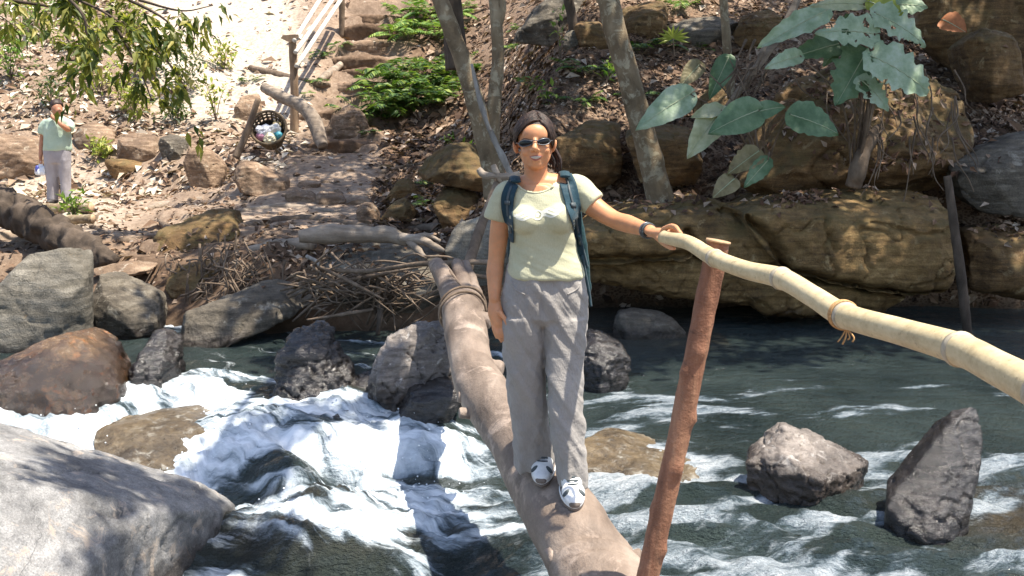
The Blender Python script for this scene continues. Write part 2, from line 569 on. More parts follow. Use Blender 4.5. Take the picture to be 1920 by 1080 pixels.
ground = tag(Geo().add(V, Q).obj('ground', GROUNDM, origin=(0, 0, 0)), 'sunlit earth bank rising behind the stream', kind='structure')
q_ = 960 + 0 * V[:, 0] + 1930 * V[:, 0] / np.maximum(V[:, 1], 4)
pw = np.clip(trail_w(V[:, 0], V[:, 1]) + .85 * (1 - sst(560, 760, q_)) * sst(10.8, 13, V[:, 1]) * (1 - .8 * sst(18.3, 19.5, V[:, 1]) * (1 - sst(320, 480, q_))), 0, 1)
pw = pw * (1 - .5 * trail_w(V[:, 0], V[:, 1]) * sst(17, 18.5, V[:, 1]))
sun_pale = sst(230, 330, q_) * (1 - sst(540, 600, q_)) * sst(19.5, 21, V[:, 1])  # mask of the sandy slope whose colour carries painted sun glare
pw = np.maximum(pw, .9 * sun_pale)
lw = (1 - .8 * sun_pale) * np.clip(sst(820, 950, q_) + .9 * (1 - sst(300, 480, q_)) * sst(17, 19, V[:, 1]), 0, 1)
for nm, w in (('trail', pw), ('litter', lw), ('pale', np.maximum(sun_pale, .8 * (1 - sst(120, 300, q_)) * sst(12, 14, V[:, 1])))):
    a = ground.data.attributes.new(nm, 'FLOAT', 'POINT')
    a.data.foreach_set('value', w.astype(np.float32))

# ------------------------------------------------------------------ rocks
SHORE = []
def rock(name, label, outline, Y, mat, depth=.5, bulge=.2, sink=.0, vox=None, amp=.03, freq=2.2, strata=0., sdir=(.1, .15, 1), sm=2, inner=.62, back=.8, cat='rock', group=None, parent=None, hulls=None, res=46, extra=(), smooth=True, facets=16, dz=0., cracks=()):
    if Y is None or Y > 10.85 and group in ('stones of the far bank', 'riser stones', 'rocks of the upper right slope'):
        b_ = max(outline, key=lambda o: o[1])
        Y = G(b_[0], b_[1] - 2)[1] + .05
        sink = max(sink, .12)
    geo = Geo()
    lo, hi = np.full(3, 1e9), np.full(3, -1e9)
    for ol in ([outline] + list(hulls or [])):
        pts = np.array([P(o[0], o[1], Y + (o[2] if len(o) > 2 else 0)) for o in ol])
        pts[:, 2] += dz
        c = pts.mean(0)
        f = c + (pts - c) * inner
        f[:, 1] -= bulge
        b = c + (pts - c) * back
        b[:, 1] += depth
        A = [pts, f, b]
        if sink:
            k = pts[:, 2] < np.quantile(pts[:, 2], .5)
            s = np.vstack([pts[k], f[k], b[k]]).copy()
            s[:, 2] -= sink
            A.append(s)
        if len(extra) and ol is outline: A.append(np.array([P(*e) for e in extra]))
        A = np.vstack(A)
        lo, hi = np.minimum(lo, A.min(0)), np.maximum(hi, A.max(0))
        geo.add(*hull(A))
    ext = (hi - lo).max()
    V, Q = voxel(geo, vox or ext / res)
    sd = int(abs(hash_s(label))) % 997
    V = lap(V, Q, max(sm, 1))
    rr = np.random.default_rng(sd)
    for _ in range(facets):                       # chip flat faces off
        nn = rr.normal(size=3) + np.array([0, -.5, .25])
        nn /= np.linalg.norm(nn)
        t = V @ nn
        lim = t.max() - ext * rr.uniform(.02, .085)
        V = V - nn * np.clip(t - lim, 0, None)[:, None] * .96
    V = lap(V, Q, 1, .35)
    N = normals(V, Q)
    S = ext
    k = freq / S * 1.6
    d = amp * S * (.7 * fbm(V * k, 3, sd) + .45 * ridge(V * k * 2.2, 3, sd + 3) + .35 * fbm(V * k * 7, 3, sd + 7) - .9 * np.clip(1 - np.abs(fbm(V * k * 1.3, 2, sd + 9)) * 22, 0, 1))
    if strata:
        u = V @ (np.array(sdir) / np.linalg.norm(sdir)) / S * 9 + 1.3 * fbm(V * k, 2, sd + 5)
        d = d + strata * S * (vn(np.stack([u, 0 * u, 0 * u + 3.3], -1), sd) + .5 * vn(np.stack([u * 2.7, .3 * V[:, 0], 0 * u], -1), sd + 1))
    for ln, dep, wd in cracks:                    # fracture lines sunk into the face
        A = np.array([P(a, b, Y) for a, b in ln])[:, [0, 2]]
        X2 = V[:, [0, 2]] + .03 * np.stack([fbm(V * 5, 2, sd + 31), fbm(V * 5, 2, sd + 37)], -1)
        best = np.full(len(V), 9.)
        for p0, p1 in zip(A[:-1], A[1:]):
            e = p1 - p0
            tt = np.clip(((X2 - p0) @ e) / (e @ e), 0, 1)
            best = np.minimum(best, np.linalg.norm(X2 - p0 - tt[:, None] * e, axis=1))
        k2 = dep * np.exp(-(best / wd) ** 2) * np.clip(-N[:, 1] * 1.5, 0, 1)
        V = V + np.array([0, 1., 0]) * k2[:, None]
    V = V + N * d[:, None]
    o = Geo().add(V, Q).obj(name, mat, parent, smooth)
    SHORE.append(V[(np.abs(V[:, 2] + .12) < .3)])
    if parent is None: tag(o, label, cat, group)
    return o
def hash_s(s):
    h = 7
    for ch in s: h = (h * 131 + ord(ch)) % 1000003
    return h

FG = 'boulders in the stream'
# foreground
rock('boulder', 'huge pale grey boulder filling the lower left corner', [(-420, 700, -.6), (0, 778, -.15), (70, 800, -.05), (150, 836, .02), (250, 866, .08), (330, 890, .12), (400, 919, .15), (440, 944, .15), (463, 968, .1), (458, 1000, .05), (392, 1045, -.25), (350, 1110, -.6), (250, 1260, -1.3), (-300, 1500, -2.2)], 5.6, BOULDER, depth=.05, bulge=0, sink=.9, amp=.012, freq=3, sm=5, res=95, inner=.9, cat='boulder', extra=[(-500, 640, 5.3), (-100, 900, 3.9), (100, 1010, 3.9), (-400, 1000, 3.3)])
rock('boulder', 'rust brown wet boulder below the pale upright slab', [(-60, 700), (0, 682), (50, 652, .1), (110, 628, .15), (150, 640, .15), (190, 680), (225, 725), (237, 750), (190, 772), (110, 795), (60, 810), (-60, 800)], 7.5, RUST, depth=.7, bulge=.35, sink=.35, amp=.022, sm=3, res=60, cat='boulder', group=FG)
rock('rock_slab', 'tall pale grey slab standing upright at the left edge', [(-70, 600), (-30, 565), (30, 508, .1), (65, 464, .15), (100, 441, .2), (140, 434, .2), (162, 437, .2), (162, 490), (156, 560), (153, 640), (60, 668, -.1), (-70, 680, -.1)], 9.0, GREYP, depth=.35, bulge=.08, sink=.4, amp=.012, sm=1, res=60, inner=.85, group=FG)
rock('rock', 'dark grey angular rock right of the upright slab', [(160, 535), (168, 520, .1), (188, 513, .2), (216, 518, .25), (242, 545, .2), (290, 556, .1), (293, 580), (262, 606), (205, 614), (160, 602)], 9.5, GREY, depth=.5, bulge=.2, sink=.25, amp=.03, sm=1, group=FG)
rock('rock', 'small wet purplish rock between rust boulder and slanted slab', [(266, 628, .1), (300, 619, .15), (329, 646, .1), (330, 700), (300, 728, -.1), (250, 730, -.1), (238, 700), (248, 660)], 7.95, WET, depth=.35, bulge=.15, sink=.2, amp=.05, sm=1, group=FG)
rock('rock_slab', 'long slanted grey slab lying across the far water edge', [(302, 618, -.2), (345, 588, .0), (430, 553, .35), (500, 527, .5), (560, 514, .7), (590, 532, .6), (588, 560, .3), (540, 590, .1), (455, 630, -.1), (395, 655, -.25), (330, 664, -.35)], 9.25, GREY, depth=.35, bulge=.12, sink=.05, amp=.016, strata=.010, sdir=(-.45, .2, 1), sm=1, res=70, group=FG)
rock('rock', 'black wet rock stack in the rapids left of rounded boulder', [(540, 690), (575, 655, .1), (625, 652, .1), (662, 700), (668, 745, -.1), (600, 775, -.2), (508, 752, -.2), (515, 730)], 7.35, WET, depth=.4, bulge=.08, sink=.25, amp=.055, freq=3, sm=1, res=64, facets=0, group=FG, hulls=[[(518, 672), (555, 622, .25), (590, 614, .3), (617, 632, .2), (612, 665), (560, 690)], [(660, 720), (700, 705, .1), (720, 745), (690, 770), (650, 760)]])
rock('boulder', 'rounded mauve grey boulder touching the log with fluted wet foot', [(702, 672), (722, 636, .1), (780, 612, .2), (832, 614, .25), (862, 650, .2), (858, 700, .1), (800, 716), (768, 745), (742, 768, -.05), (712, 752), (690, 716)], 7.15, WETG, depth=.5, bulge=.18, sink=.15, amp=.045, freq=3, sm=1, res=64, facets=9, cat='boulder', group=FG)
rock('rock', 'low flat wet rock under the log beside rounded boulder', [(742, 752), (775, 728, .1), (820, 712, .2), (862, 712, .2), (866, 738), (800, 758, -.1)], 6.9, WET, depth=.4, bulge=.1, sink=.2, amp=.03, group=FG)
rock('rock', 'flat brown rock awash behind the foreground boulder', [(140, 834), (250, 806, .2), (330, 796, .3), (405, 803, .3), (455, 832, .2), (490, 858), (420, 882, -.2), (270, 880, -.3)], 6.75, SILT, dz=.05, depth=.5, bulge=.3, sink=.25, amp=.012, sm=4, group=FG)
rock('rock', 'broad rock under sheeting water at the bottom edge', [(355, 1100, -.5), (400, 1032, -.15), (480, 988, .05), (600, 966, .15), (720, 978, .2), (850, 1008, .1), (950, 1060, -.1), (980, 1150, -.4), (400, 1200, -.6)], 5.45, SILT, dz=-.07, depth=.4, bulge=.2, sink=.5, amp=.012, sm=5, res=60, group=FG)
rock('rock', 'small dark rock breaking the white cascade below the rock stack', [(556, 822), (600, 782, .1), (650, 768, .15), (700, 785, .1), (690, 815), (620, 842, -.1)], 6.8, WET, depth=.35, bulge=.12, sink=.3, amp=.03, sm=3, group=FG)
rock('rock', 'dark wet rock right behind the woman at knee height', [(1090, 640), (1110, 622, .15), (1172, 650, .1), (1187, 682), (1168, 722, -.1), (1120, 722, -.1), (1085, 700)], 7.6, WET, depth=.4, bulge=.18, sink=.2, amp=.04, group=FG)
rock('rock', 'smooth grey rock in shadow under the big overhang', [(1150, 592), (1190, 583, .1), (1262, 596, .1), (1292, 630), (1150, 636)], 9.5, GREY, depth=.4, bulge=.15, sink=.2, amp=.02, sm=4, group=FG)
rock('rock', 'brown rock awash between the log and red post', [(1060, 840), (1095, 808, .2), (1165, 806, .25), (1250, 832, .15), (1318, 858), (1330, 885, -.1), (1200, 912, -.25), (1080, 900, -.2)], 5.9, SILT, dz=-.065, depth=.4, bulge=.2, sink=.3, amp=.022, sm=3, res=54, group=FG)
rock('rock', 'jagged light grey rock standing out of the green pool', [(1400, 868), (1440, 846, .05), (1472, 801, .15), (1500, 812, .15), (1548, 818, .2), (1600, 845, .15), (1636, 870, .1), (1620, 893), (1560, 928, -.1), (1530, 945, -.2), (1490, 942, -.2), (1450, 918, -.1), (1408, 900)], 5.45, WETG, depth=.25, bulge=.06, sink=.2, amp=.035, freq=2.6, sm=1, res=70, facets=6, group=FG, extra=[(1535, 900, 5.15), (1470, 850, 5.35)])
rock('rock', 'tall dark pointed slab leaning in the pool at lower right', [(1663, 948, -.05), (1720, 878, .05), (1775, 805, .2), (1812, 752, .25), (1832, 760, .28), (1842, 820, .2), (1832, 890, .05), (1810, 960, -.1), (1785, 1012, -.2), (1735, 1006, -.22), (1685, 978, -.15)], 5.0, WET, depth=.22, bulge=.05, sink=.2, amp=.022, sm=1, res=70, group=FG, inner=.6, back=.7, facets=3)
rock('rock', 'dark rock tip under the log at the bottom edge', [(905, 1085), (960, 1058, .1), (1020, 1062, .1), (1060, 1100), (950, 1130)], 5.05, WET, depth=.3, bulge=.15, sink=.3, amp=.03, group=FG)

RB = 'boulders of the right bank'
rock('rock_ledge', 'great brown layered rock overhanging the green pool', [(1395, 400), (1440, 372, .5), (1520, 358, .7), (1640, 352, .8), (1760, 370, .6), (1802, 415, .1), (1798, 490), (1775, 548, .0), (1700, 558, .05), (1600, 532, .0), (1475, 508, .0), (1420, 450)], 9.55, OLIVE, depth=1.5, back=.92, bulge=.10, amp=.012, freq=5, strata=.005, sm=1, res=170, inner=.78, facets=0, cracks=[([(1350, 384), (1400, 410), (1450, 455), (1478, 510), (1492, 548)], .22, .035), ([(1296, 440), (1312, 480), (1400, 508), (1478, 508)], .2, .035), ([(1085, 490), (1200, 488), (1300, 484)], .2, .04), ([(1475, 508), (1600, 533), (1715, 560), (1780, 552)], .25, .035), ([(1565, 360), (1548, 420), (1562, 470)], .06, .02), ([(1640, 420), (1720, 440), (1795, 432)], .05, .02)], group=RB, hulls=[
    [(1290, 448, .22), (1352, 386, .4), (1395, 398, .36), (1446, 452, .2), (1472, 506, .2), (1400, 508, .2), (1310, 480, .22)],
    [(1085, 450, .05), (1130, 408, .35), (1220, 384, .6), (1330, 372, .7), (1364, 385, .45), (1304, 444, .14), (1292, 486, .1), (1100, 494, .1)],
    [(1085, 484, .38), (1300, 470, .42), (1478, 502, .38), (1500, 545, .38), (1400, 574, .42), (1250, 554, .45), (1110, 524, .42)],
    [(1390, 556, .30), (1470, 516, .26), (1600, 528, .30), (1708, 556, .32), (1650, 590, .42), (1545, 600, .38), (1430, 588, .36)]])
rock('boulder', 'big earth covered boulder behind the large torn leaves', [(1370, 350), (1400, 270), (1440, 200, .3), (1500, 145, .6), (1600, 108, .8), (1740, 128, .7), (1812, 180, .5), (1838, 260, .2), (1832, 330), (1790, 375), (1600, 385, -.1), (1450, 390)], 10.5, BROWN, depth=.9, bulge=.25, amp=.03, sm=2, res=80, cat='boulder', group=RB)
rock('boulder', 'dark boulder near the upper right corner', [(1812, 80), (1850, 45, .2), (1895, 48, .2), (1915, 95), (1922, 175), (1835, 200)], 11.8, BROWN, depth=.7, bulge=.15, amp=.02, sm=1, cat='boulder', group=RB)
rock('boulder', 'black shaded boulder filling the upper right corner', [(1720, 60), (1740, -40), (1850, -80), (2000, -80), (2050, 60), (2040, 220), (1900, 230)], 13.0, BROWN, depth=.9, bulge=.2, amp=.025, sm=1, cat='boulder', group=RB)
rock('rock_slab', 'grey sloping slab at the right edge with leaves below', [(1786, 312), (1850, 275, .3), (1920, 246, .6), (2020, 230, .7), (2060, 330, .1), (2040, 420), (1920, 392), (1850, 402), (1812, 375)], 10.2, GREY, depth=.7, bulge=.12, amp=.02, sm=1, res=60, group=RB)
rock('boulder', 'dark layered boulder under the grey slab at right edge', [(1815, 430), (1880, 415, .3), (2060, 410, .3), (2080, 560), (1920, 570), (1825, 545)], 10.0, BROWN, depth=.6, bulge=.15, amp=.02, strata=.012, sm=1, cat='boulder', group=RB)
rock('boulder', 'layered brown outcrop right behind the head of the woman', [(1015, 300), (1040, 252), (1075, 226, .3), (1130, 208, .5), (1165, 228, .3), (1188, 290), (1185, 335), (1150, 352), (1040, 360)], 11.6, BROWN, depth=.8, bulge=.2, amp=.018, strata=.014, sdir=(.25, .1, 1), sm=1, res=64, cat='boulder', group=RB)
rock('boulder', 'brown outcrop between leaning tree and layered outcrop', [(1170, 245), (1210, 215, .3), (1290, 235, .3), (1330, 300), (1310, 350), (1200, 345)], 11.3, BROWN, depth=.7, bulge=.15, amp=.02, strata=.01, sm=1, cat='boulder', group=RB)
rock('boulder', 'brown ledge left of the forked tree foot', [(765, 330), (800, 290, .2), (850, 266, .4), (915, 270, .4), (935, 330), (900, 362), (800, 352)], 11.5, BROWN, depth=.6, bulge=.15, amp=.02, strata=.012, sm=1, cat='boulder', group=RB)

CB = 'stones of the far bank'
rock('rock', 'dark squarish stone below the forked tree ledge', [(812, 385), (832, 344, .25), (865, 348, .3), (908, 374, .2), (908, 410), (865, 428), (820, 415)], 10.9, BROWN, depth=.4, bulge=.12, amp=.03, sm=1, group=CB)
rock('rock', 'tilted brown stone left of the squarish stone', [(708, 420), (735, 378, .1), (760, 370, .15), (784, 398), (772, 418)], 11.2, BROWN, depth=.3, bulge=.1, amp=.03, sm=1, group=CB)
rock('rock', 'upright dark stone above the tilted brown stone', [(724, 372), (745, 335, .1), (770, 335, .1), (790, 362), (782, 382), (742, 384)], 11.9, BROWN, depth=.3, bulge=.1, amp=.03, sm=1, group=CB)
rock('rock', 'small reddish stone beside the lower trail', [(664, 400), (682, 374, .1), (702, 380, .1), (712, 402), (700, 420), (672, 416)], 11.6, TAN, depth=.25, bulge=.1, amp=.03, sm=2, group=CB)
rock('rock_slab', 'smooth grey slabs behind the far end of the log', [(832, 470), (852, 420, .1), (895, 408, .15), (940, 400, .15), (960, 470), (950, 530), (850, 510)], 9.9, GREYP, depth=.4, bulge=.08, amp=.014, sm=1, group=CB, hulls=[[(870, 480, -.15), (900, 440, -.1), (950, 440, -.1), (960, 540, -.15), (890, 540, -.15)]])
rock('boulder', 'undercut layered ledge of the bank behind the twigs', [(545, 520), (590, 470, .4), (690, 452, .7), (800, 460, .6), (835, 490, .2), (838, 560), (800, 605, .2), (700, 612, .3), (600, 590, .3)], 9.75, GREY, depth=.6, bulge=.15, amp=.02, strata=.016, sm=1, res=70, cat='boulder', group=CB)
rock('boulder', 'dark undercut bank below the twig pile', [(430, 600), (560, 560), (700, 590), (850, 590), (850, 650), (430, 665)], 10.2, BROWN, depth=.4, bulge=.1, amp=.02, sink=.2, cat='boulder', group=CB)
rock('boulder', 'dark recess wall under the overhang', [(1060, 540), (1250, 545), (1450, 580), (1700, 560), (1850, 540), (1960, 560), (1960, 640), (1060, 640)], 11.1, BROWN, depth=.4, bulge=.08, amp=.015, sink=.3, cat='boulder', group=RB)
rock('rock', 'small pointed tan stone above the slanted slab', [(468, 506), (505, 466, .1), (530, 490, .1), (526, 520), (480, 530)], 10.3, TAN, depth=.25, bulge=.1, amp=.03, sm=1, group=CB)
rock('rock_slab', 'sloping brown rock shelf across the left bank', [(215, 482), (300, 432, .5), (395, 392, .9), (450, 394, .9), (474, 420, .5), (385, 470, .1), (310, 496), (240, 500)], 11.4, BROWN, depth=.5, bulge=.15, amp=.025, strata=.012, sm=1, res=60, group=CB)
rock('rock_slab', 'thin flat shelf stone below the sloping brown shelf', [(150, 500), (220, 488, .3), (300, 498, .3), (305, 512), (230, 520), (155, 516)], 10.6, TAN, depth=.3, bulge=.08, amp=.02, group=CB)
rock('boulder', 'dark bank boulder behind the sloping brown shelf', [(300, 545), (330, 500, .2), (430, 480, .3), (470, 510), (450, 570), (340, 590)], 10.4, BROWN, depth=.4, bulge=.15, amp=.03, cat='boulder', group=CB)
rock('boulder', 'brown wedge boulder at the foot of the basket stick', [(342, 305), (352, 272, .1), (372, 268, .15), (402, 292, .1), (418, 312), (412, 348), (382, 354), (355, 334)], 15.6, TAN, depth=.5, bulge=.15, amp=.02, sm=1, cat='boulder', group=CB)
rock('boulder', 'rounded brown boulder right of the wedge boulder', [(432, 330), (448, 298, .2), (500, 308, .25), (542, 338, .1), (522, 360), (455, 356)], 15.2, TAN, depth=.5, bulge=.2, amp=.02, sm=2, cat='boulder', group=CB)
rock('rock', 'dark split stone left of the wedge boulder', [(292, 262), (320, 249, .2), (350, 264, .2), (350, 300), (312, 306)], 16.4, GREY, depth=.5, bulge=.15, amp=.03, sm=1, group=CB)
rock('rock_slab', 'flat pale topped ledge stone under the leafy slope', [(213, 262), (240, 246, .3), (288, 254, .3), (312, 290), (268, 304), (218, 294)], 16.6, TAN, depth=.5, bulge=.15, amp=.025, sm=1, group=CB)
rock('rock_slab', 'low stone under the pale topped ledge stone', [(192, 298), (275, 302, .2), (302, 322), (215, 336)], 16.0, BROWN, depth=.5, bulge=.15, amp=.025, sm=1, group=CB)
rock('boulder', 'orange brown ledge at the far left edge', [(-60, 250), (25, 250, .3), (76, 262, .3), (78, 300), (40, 332), (-60, 345)], 18.0, TAN, depth=.9, bulge=.15, amp=.02, strata=.014, sm=1, cat='boulder', group=CB)
rock('boulder', 'brown ledge right behind the person in the green shirt', [(130, 245), (170, 228, .3), (210, 245, .3), (214, 275), (150, 280)], 17.8, TAN, depth=.7, bulge=.15, amp=.02, strata=.014, sm=1, cat='boulder', group=CB)
rock('rock', 'pale block of stone left of the litter basket', [(436, 205), (452, 180, .3), (484, 174, .3), (488, 212), (462, 228), (440, 226)], 17.8, TAN, depth=.4, bulge=.1, amp=.02, sm=1, group=CB)
rock('rock', 'lumpy stone at the foot of trail steps', [(605, 250), (625, 210, .2), (648, 194, .3), (680, 206, .2), (694, 244), (650, 258)], 17.6, TAN, depth=.5, bulge=.2, amp=.03, sm=2, group=CB)
rock('rock_slab', 'small flat stone on the trail below fern bush', [(654, 256), (670, 238, .2), (708, 240, .2), (714, 254), (660, 264)], 17.0, TAN, depth=.3, bulge=.1, amp=.02, sm=1, group=CB)
rock('rock_slab', 'small flat stone sunk in the lower trail', [(555, 347), (570, 334, .2), (598, 336, .2), (604, 347), (575, 354)], 14.6, TAN, depth=.2, bulge=.08, amp=.02, sm=1, group=CB)
for k, (ol, lb) in enumerate([([(530, 366), (545, 355, .2), (580, 358, .2), (600, 372), (580, 382), (540, 380)], 'first stone of the low riser across the lower trail'),
                              ([(585, 372), (600, 358, .2), (640, 362, .2), (650, 378), (610, 386)], 'second stone of the low riser across the lower trail'),
                              ([(640, 376), (655, 366, .2), (690, 368, .2), (695, 382), (650, 386)], 'third stone of the low riser across the lower trail')]):
    rock('rock', lb, ol, 13.4, TAN, depth=.3, bulge=.1, amp=.02, sink=.1, group='riser stones')
UB = 'rocks of the upper right slope'
rock('rock', 'small upright grey stone on the leaf covered slope', [(1052, 84), (1064, 54, .1), (1082, 54, .1), (1092, 88), (1075, 98)], 14.2, GREY, depth=.3, bulge=.1, amp=.03, sm=1, group=UB)
rock('boulder', 'broad grey rock at the top behind the forked tree', [(960, 62), (990, 22, .3), (1050, -20, .5), (1110, -10, .5), (1115, 50), (1050, 74)], 15.5, GREY, depth=.8, bulge=.2, amp=.03, sm=1, cat='boulder', group=UB)
rock('boulder', 'dark square block between slope stone and leaning tree', [(1076, 50), (1085, 40, .2), (1135, 40, .2), (1150, 85), (1090, 92)], 15.0, BROWN, depth=.5, bulge=.1, amp=.02, sm=1, cat='boulder', group=UB)
rock('boulder', 'dark rock face right of the leaning tree top', [(1150, 66), (1165, 15, .3), (1250, -10, .3), (1262, 50), (1220, 72)], 14.8, BROWN, depth=.7, bulge=.15, amp=.03, sm=1, cat='boulder', group=UB)
rock('rock_slab', 'long dark slab beside the fan palm leaf', [(1222, 78), (1250, 48, .3), (1300, 34, .4), (1380, 30, .4), (1405, 55), (1350, 72), (1260, 84)], 14.0, GREY, depth=.5, bulge=.15, amp=.025, sm=1, group=UB)
rock('boulder', 'brown boulder above the fallen branch', [(1378, 60), (1400, 22, .3), (1450, 12, .3), (1478, 50), (1440, 84), (1390, 82)], 13.2, BROWN, depth=.5, bulge=.15, amp=.03, sm=1, cat='boulder', group=UB)
rock('boulder', 'dark hollowed rock below the thin tree', [(1300, 200), (1330, 165, .2), (1380, 160, .2), (1400, 200), (1370, 235), (1315, 230)], 11.6, BROWN, depth=.5, bulge=.12, amp=.03, sm=1, cat='boulder', group=UB)

# ------------------------------------------------------------------ water
xs = np.arange(-8, 9.5, .03)
yw = np.concatenate([np.arange(2.4, 8, .028), np.arange(8, 11.2, .05)])
X, Y = np.meshgrid(xs, yw)
x, y = X.ravel(), Y.ravel()
one = np.zeros_like(x)
w = 1 - sst(-.55, .75, x)                                   # left side runs down the rapids
crest = 7.5 + .3 * np.sin(x * 1.7) + .5 * fbm(np.stack([x, y * .3, one], -1) * 1.2, 2, 3)
t = sst(0, 1.4, crest - y)
lvl = -.30 * w * t - .06 * w * sst(0, 1.2, 5.9 - y) - .03 * (1 - w) * t
def bumpat(px, py, z, rx, ry, h):
    a, dy, dz = ray(px, py)
    k = (z - CZ) / dz
    return h * np.exp(-((x - a * k) / rx) ** 2 - ((y - dy * k) / ry) ** 2)
hump = (bumpat(640, 1010, -.35, .75, .42, .16) + bumpat(640, 800, -.2, .3, .25, .10) + bumpat(820, 900, -.3, .35, .3, .07)
        + bumpat(1180, 860, -.1, .35, .25, .05))
# flow aligned waves: to the front and right on the left side, from right to left in the pool
def flow(ax, ay, sx, sy, s, o=4):
    u = x * ax + y * ay
    v = -x * ay + y * ax
    wob = .35 * fbm(np.stack([x, y, one], -1) * .9, 2, s + 70)
    return fbm(np.stack([u * sx, (v + wob) * sy, one], -1), o, s)
left = .75 * flow(.86, -.5, .9, 3.4, 3) + .35 * fbm(np.stack([x * 2.0, y * 2.6, one], -1), 3, 8)
right = .6 * flow(-.97, -.2, .9, 4.0, 13) + .50 * flow(-.9, .3, 3.0, 8, 23, 3)
ch = np.exp(-((crest - .9 - y) / 1.0) ** 2) * w
front_ = 1 - sst(4.6, 7.4, y)
aml = .03 + .11 * ch + .10 * w * front_
amr = .026 + .10 * front_
zz = lvl + hump + (aml * left * w + amr * right * (1 - w))
zz += .016 * (.35 + w + front_) * fbm(np.stack([x * 7, y * 14, one], -1), 3, 33)
# foam
SH = np.vstack(SHORE)
hst, _, _ = np.histogram2d(SH[:, 1], SH[:, 0], bins=[np.concatenate([yw, [yw[-1] + .05]]), np.concatenate([xs, [xs[-1] + .03]])])
sh = np.minimum(hst, 1.0)
for _ in range(4):
    sh = (sh + np.roll(sh, 1, 0) + np.roll(sh, -1, 0)) / 3
    sh = (sh + np.roll(sh, 1, 1) + np.roll(sh, -1, 1)) / 3
sh = np.clip(sh.ravel() * 2.2, 0, 1)
n_l = .7 * flow(.86, -.5, .9, 4.5, 43) + .45 * fbm(np.stack([x * 2.2, y * 2.6, one], -1), 4, 47)
n_r = .8 * flow(-.97, -.2, 1.1, 5.5, 53) + .45 * fbm(np.stack([x * 2.5, y * 5, one], -1), 3, 57)
band = sst(-.35, .25, crest - y) * (1 - sst(.6, 1.5, crest - y)) * (.55 + .45 * np.exp(-((x + 2.0) / .9) ** 2))
band2 = np.exp(-((y - 5.85) / .28) ** 2) * np.exp(-((x + 1.05) / .7) ** 2)
fl = .62 * band + .45 * band2 + .30 * (1 - sst(6.4, 7.3, y)) + .24 * (1 - sst(8.2, 9.0, y)) - .10 * np.clip(hump / .12, 0, 1) * (1 - band) + n_l * 1.35  # the far term paints sky-lit ripples on the upper pool
fr = .06 * front_ + .50 * np.exp(-((x - .85) / .45) ** 2 - ((y - 7.0) / .4) ** 2) + .22 * np.exp(-((y - 4.6) / .5) ** 2) + n_r * 1.1 + .20 * front_ + .06  # front terms paint the missing sky glints as pale flecks
foam_glint = w * sst(.02, .95, fl) + (1 - w) * .75 * sst(.10, .70, fr) * (1 - sst(7.4, 9.0, y))
foam_glint = np.clip(foam_glint + .75 * sh * (y < 8.3) * sst(-.1, .5, n_l + n_r), 0, 1)
zz += .02 * foam_glint * (.5 + fbm(np.stack([x * 22, y * 22, one], -1), 2, 63)) * (.4 + w)
wb = 2.4 * fbm(np.stack([x, y, one], -1) * 1.5, 3, 91)
FU = np.stack([(x * .86 - y * .5) * 1.3, (x * .5 + y * .86) * 7 + wb, one], -1)
FR = np.stack([(-x * .97 - y * .2) * 3.6, (x * .2 - y * .97) * 12 + wb, one], -1)
n, m_ = X.shape
i = np.arange(n - 1)[:, None] * m_
j = np.arange(m_ - 1)[None]
Q = np.stack([i + j, i + j + 1, i + m_ + j + 1, i + m_ + j], -1).reshape(-1, 4)
wm = M('stream_water')
fo = wm.attr('foam_glint')
fv = wm.n('Attribute', attribute_name='flow').outputs['Vector']
st1 = wm.mix(wm.attr('rapids'), wm.noise(1.0, 7, .68, wm.n('Attribute', attribute_name='flow_pool').outputs['Vector'], .5), wm.noise(1.0, 5, .62, fv, .6))
st2 = wm.noise(13, 6, .75, wm.vec((1, 2.4, 1)), .6)
rap = wm.attr('rapids')
stk = wm.mix(wm.ramp(rap, [(0, .42), (1, .14)]), st1, st2)
stk = wm.math('ADD', wm.math('MULTIPLY', wm.math('SUBTRACT', stk, .5), wm.ramp(rap, [(0, .62), (1, .88)])), .5)
stk = wm.math('ADD', wm.math('MULTIPLY', wm.math('SUBTRACT', stk, .5), 2.0), .5)
mk = wm.math('ADD', stk, wm.math('MULTIPLY', wm.math('SUBTRACT', fo, .5), .42))
milk = wm.ramp(mk, [(.36, 0), (.56, 1)])
white = wm.ramp(mk, [(.46, 0), (.88, 1)])
deep = wm.ramp(wm.noise(1.1, 4), [(.35, (.018, .028, .026)), (.65, (.050, .068, .062))])
deep = wm.mix(wm.attr('shallow'), deep, wm.ramp(wm.mix(.5, st1, wm.noise(7, 5)), [(.35, (.035, .026, .016)), (.65, (.13, .10, .06))]))
deep = wm.mix(wm.math('MULTIPLY', milk, wm.ramp(fo, [(.1, 0), (.6, .9)])), deep, (.17, .23, .275))
rip = wm.mix(.5, wm.mix(.5, st1, wm.noise(9, 5, .6, wm.vec((.7, 1.8, 1)), .6)), wm.noise(42, 4, .65, wm.vec((.7, 1.6, 1))))
bp_ = wm.bump(rip, 1.0, .13)
wm.l(wm.ramp(wm.math('MULTIPLY', white, rap), [(0, 1.0), (.6, .22)]), bp_.inputs['Strength'])
WATERM = wm.set(wm.mix(white, deep, (.78, .82, .85)), wm.mix(white, .06, .6), IOR=1.333, Specular_IOR_Level=.75)
water = tag(Geo().add(np.stack([x, y, zz], -1), Q).obj('water', WATERM, origin=(0, 0, 0)), 'green pool and white rapids of the stream', kind='structure')
a = water.data.attributes.new('foam_glint', 'FLOAT', 'POINT')
a.data.foreach_set('value', foam_glint.astype(np.float32))
shal = np.clip(hump / .1, 0, 1) * .45 + .8 * np.exp(-((x - 2.6) / .5) ** 2 - ((y - 5.1) / .4) ** 2) + .5 * sst(8.6, 9.6, y) * (x > .6) * (x < 2)
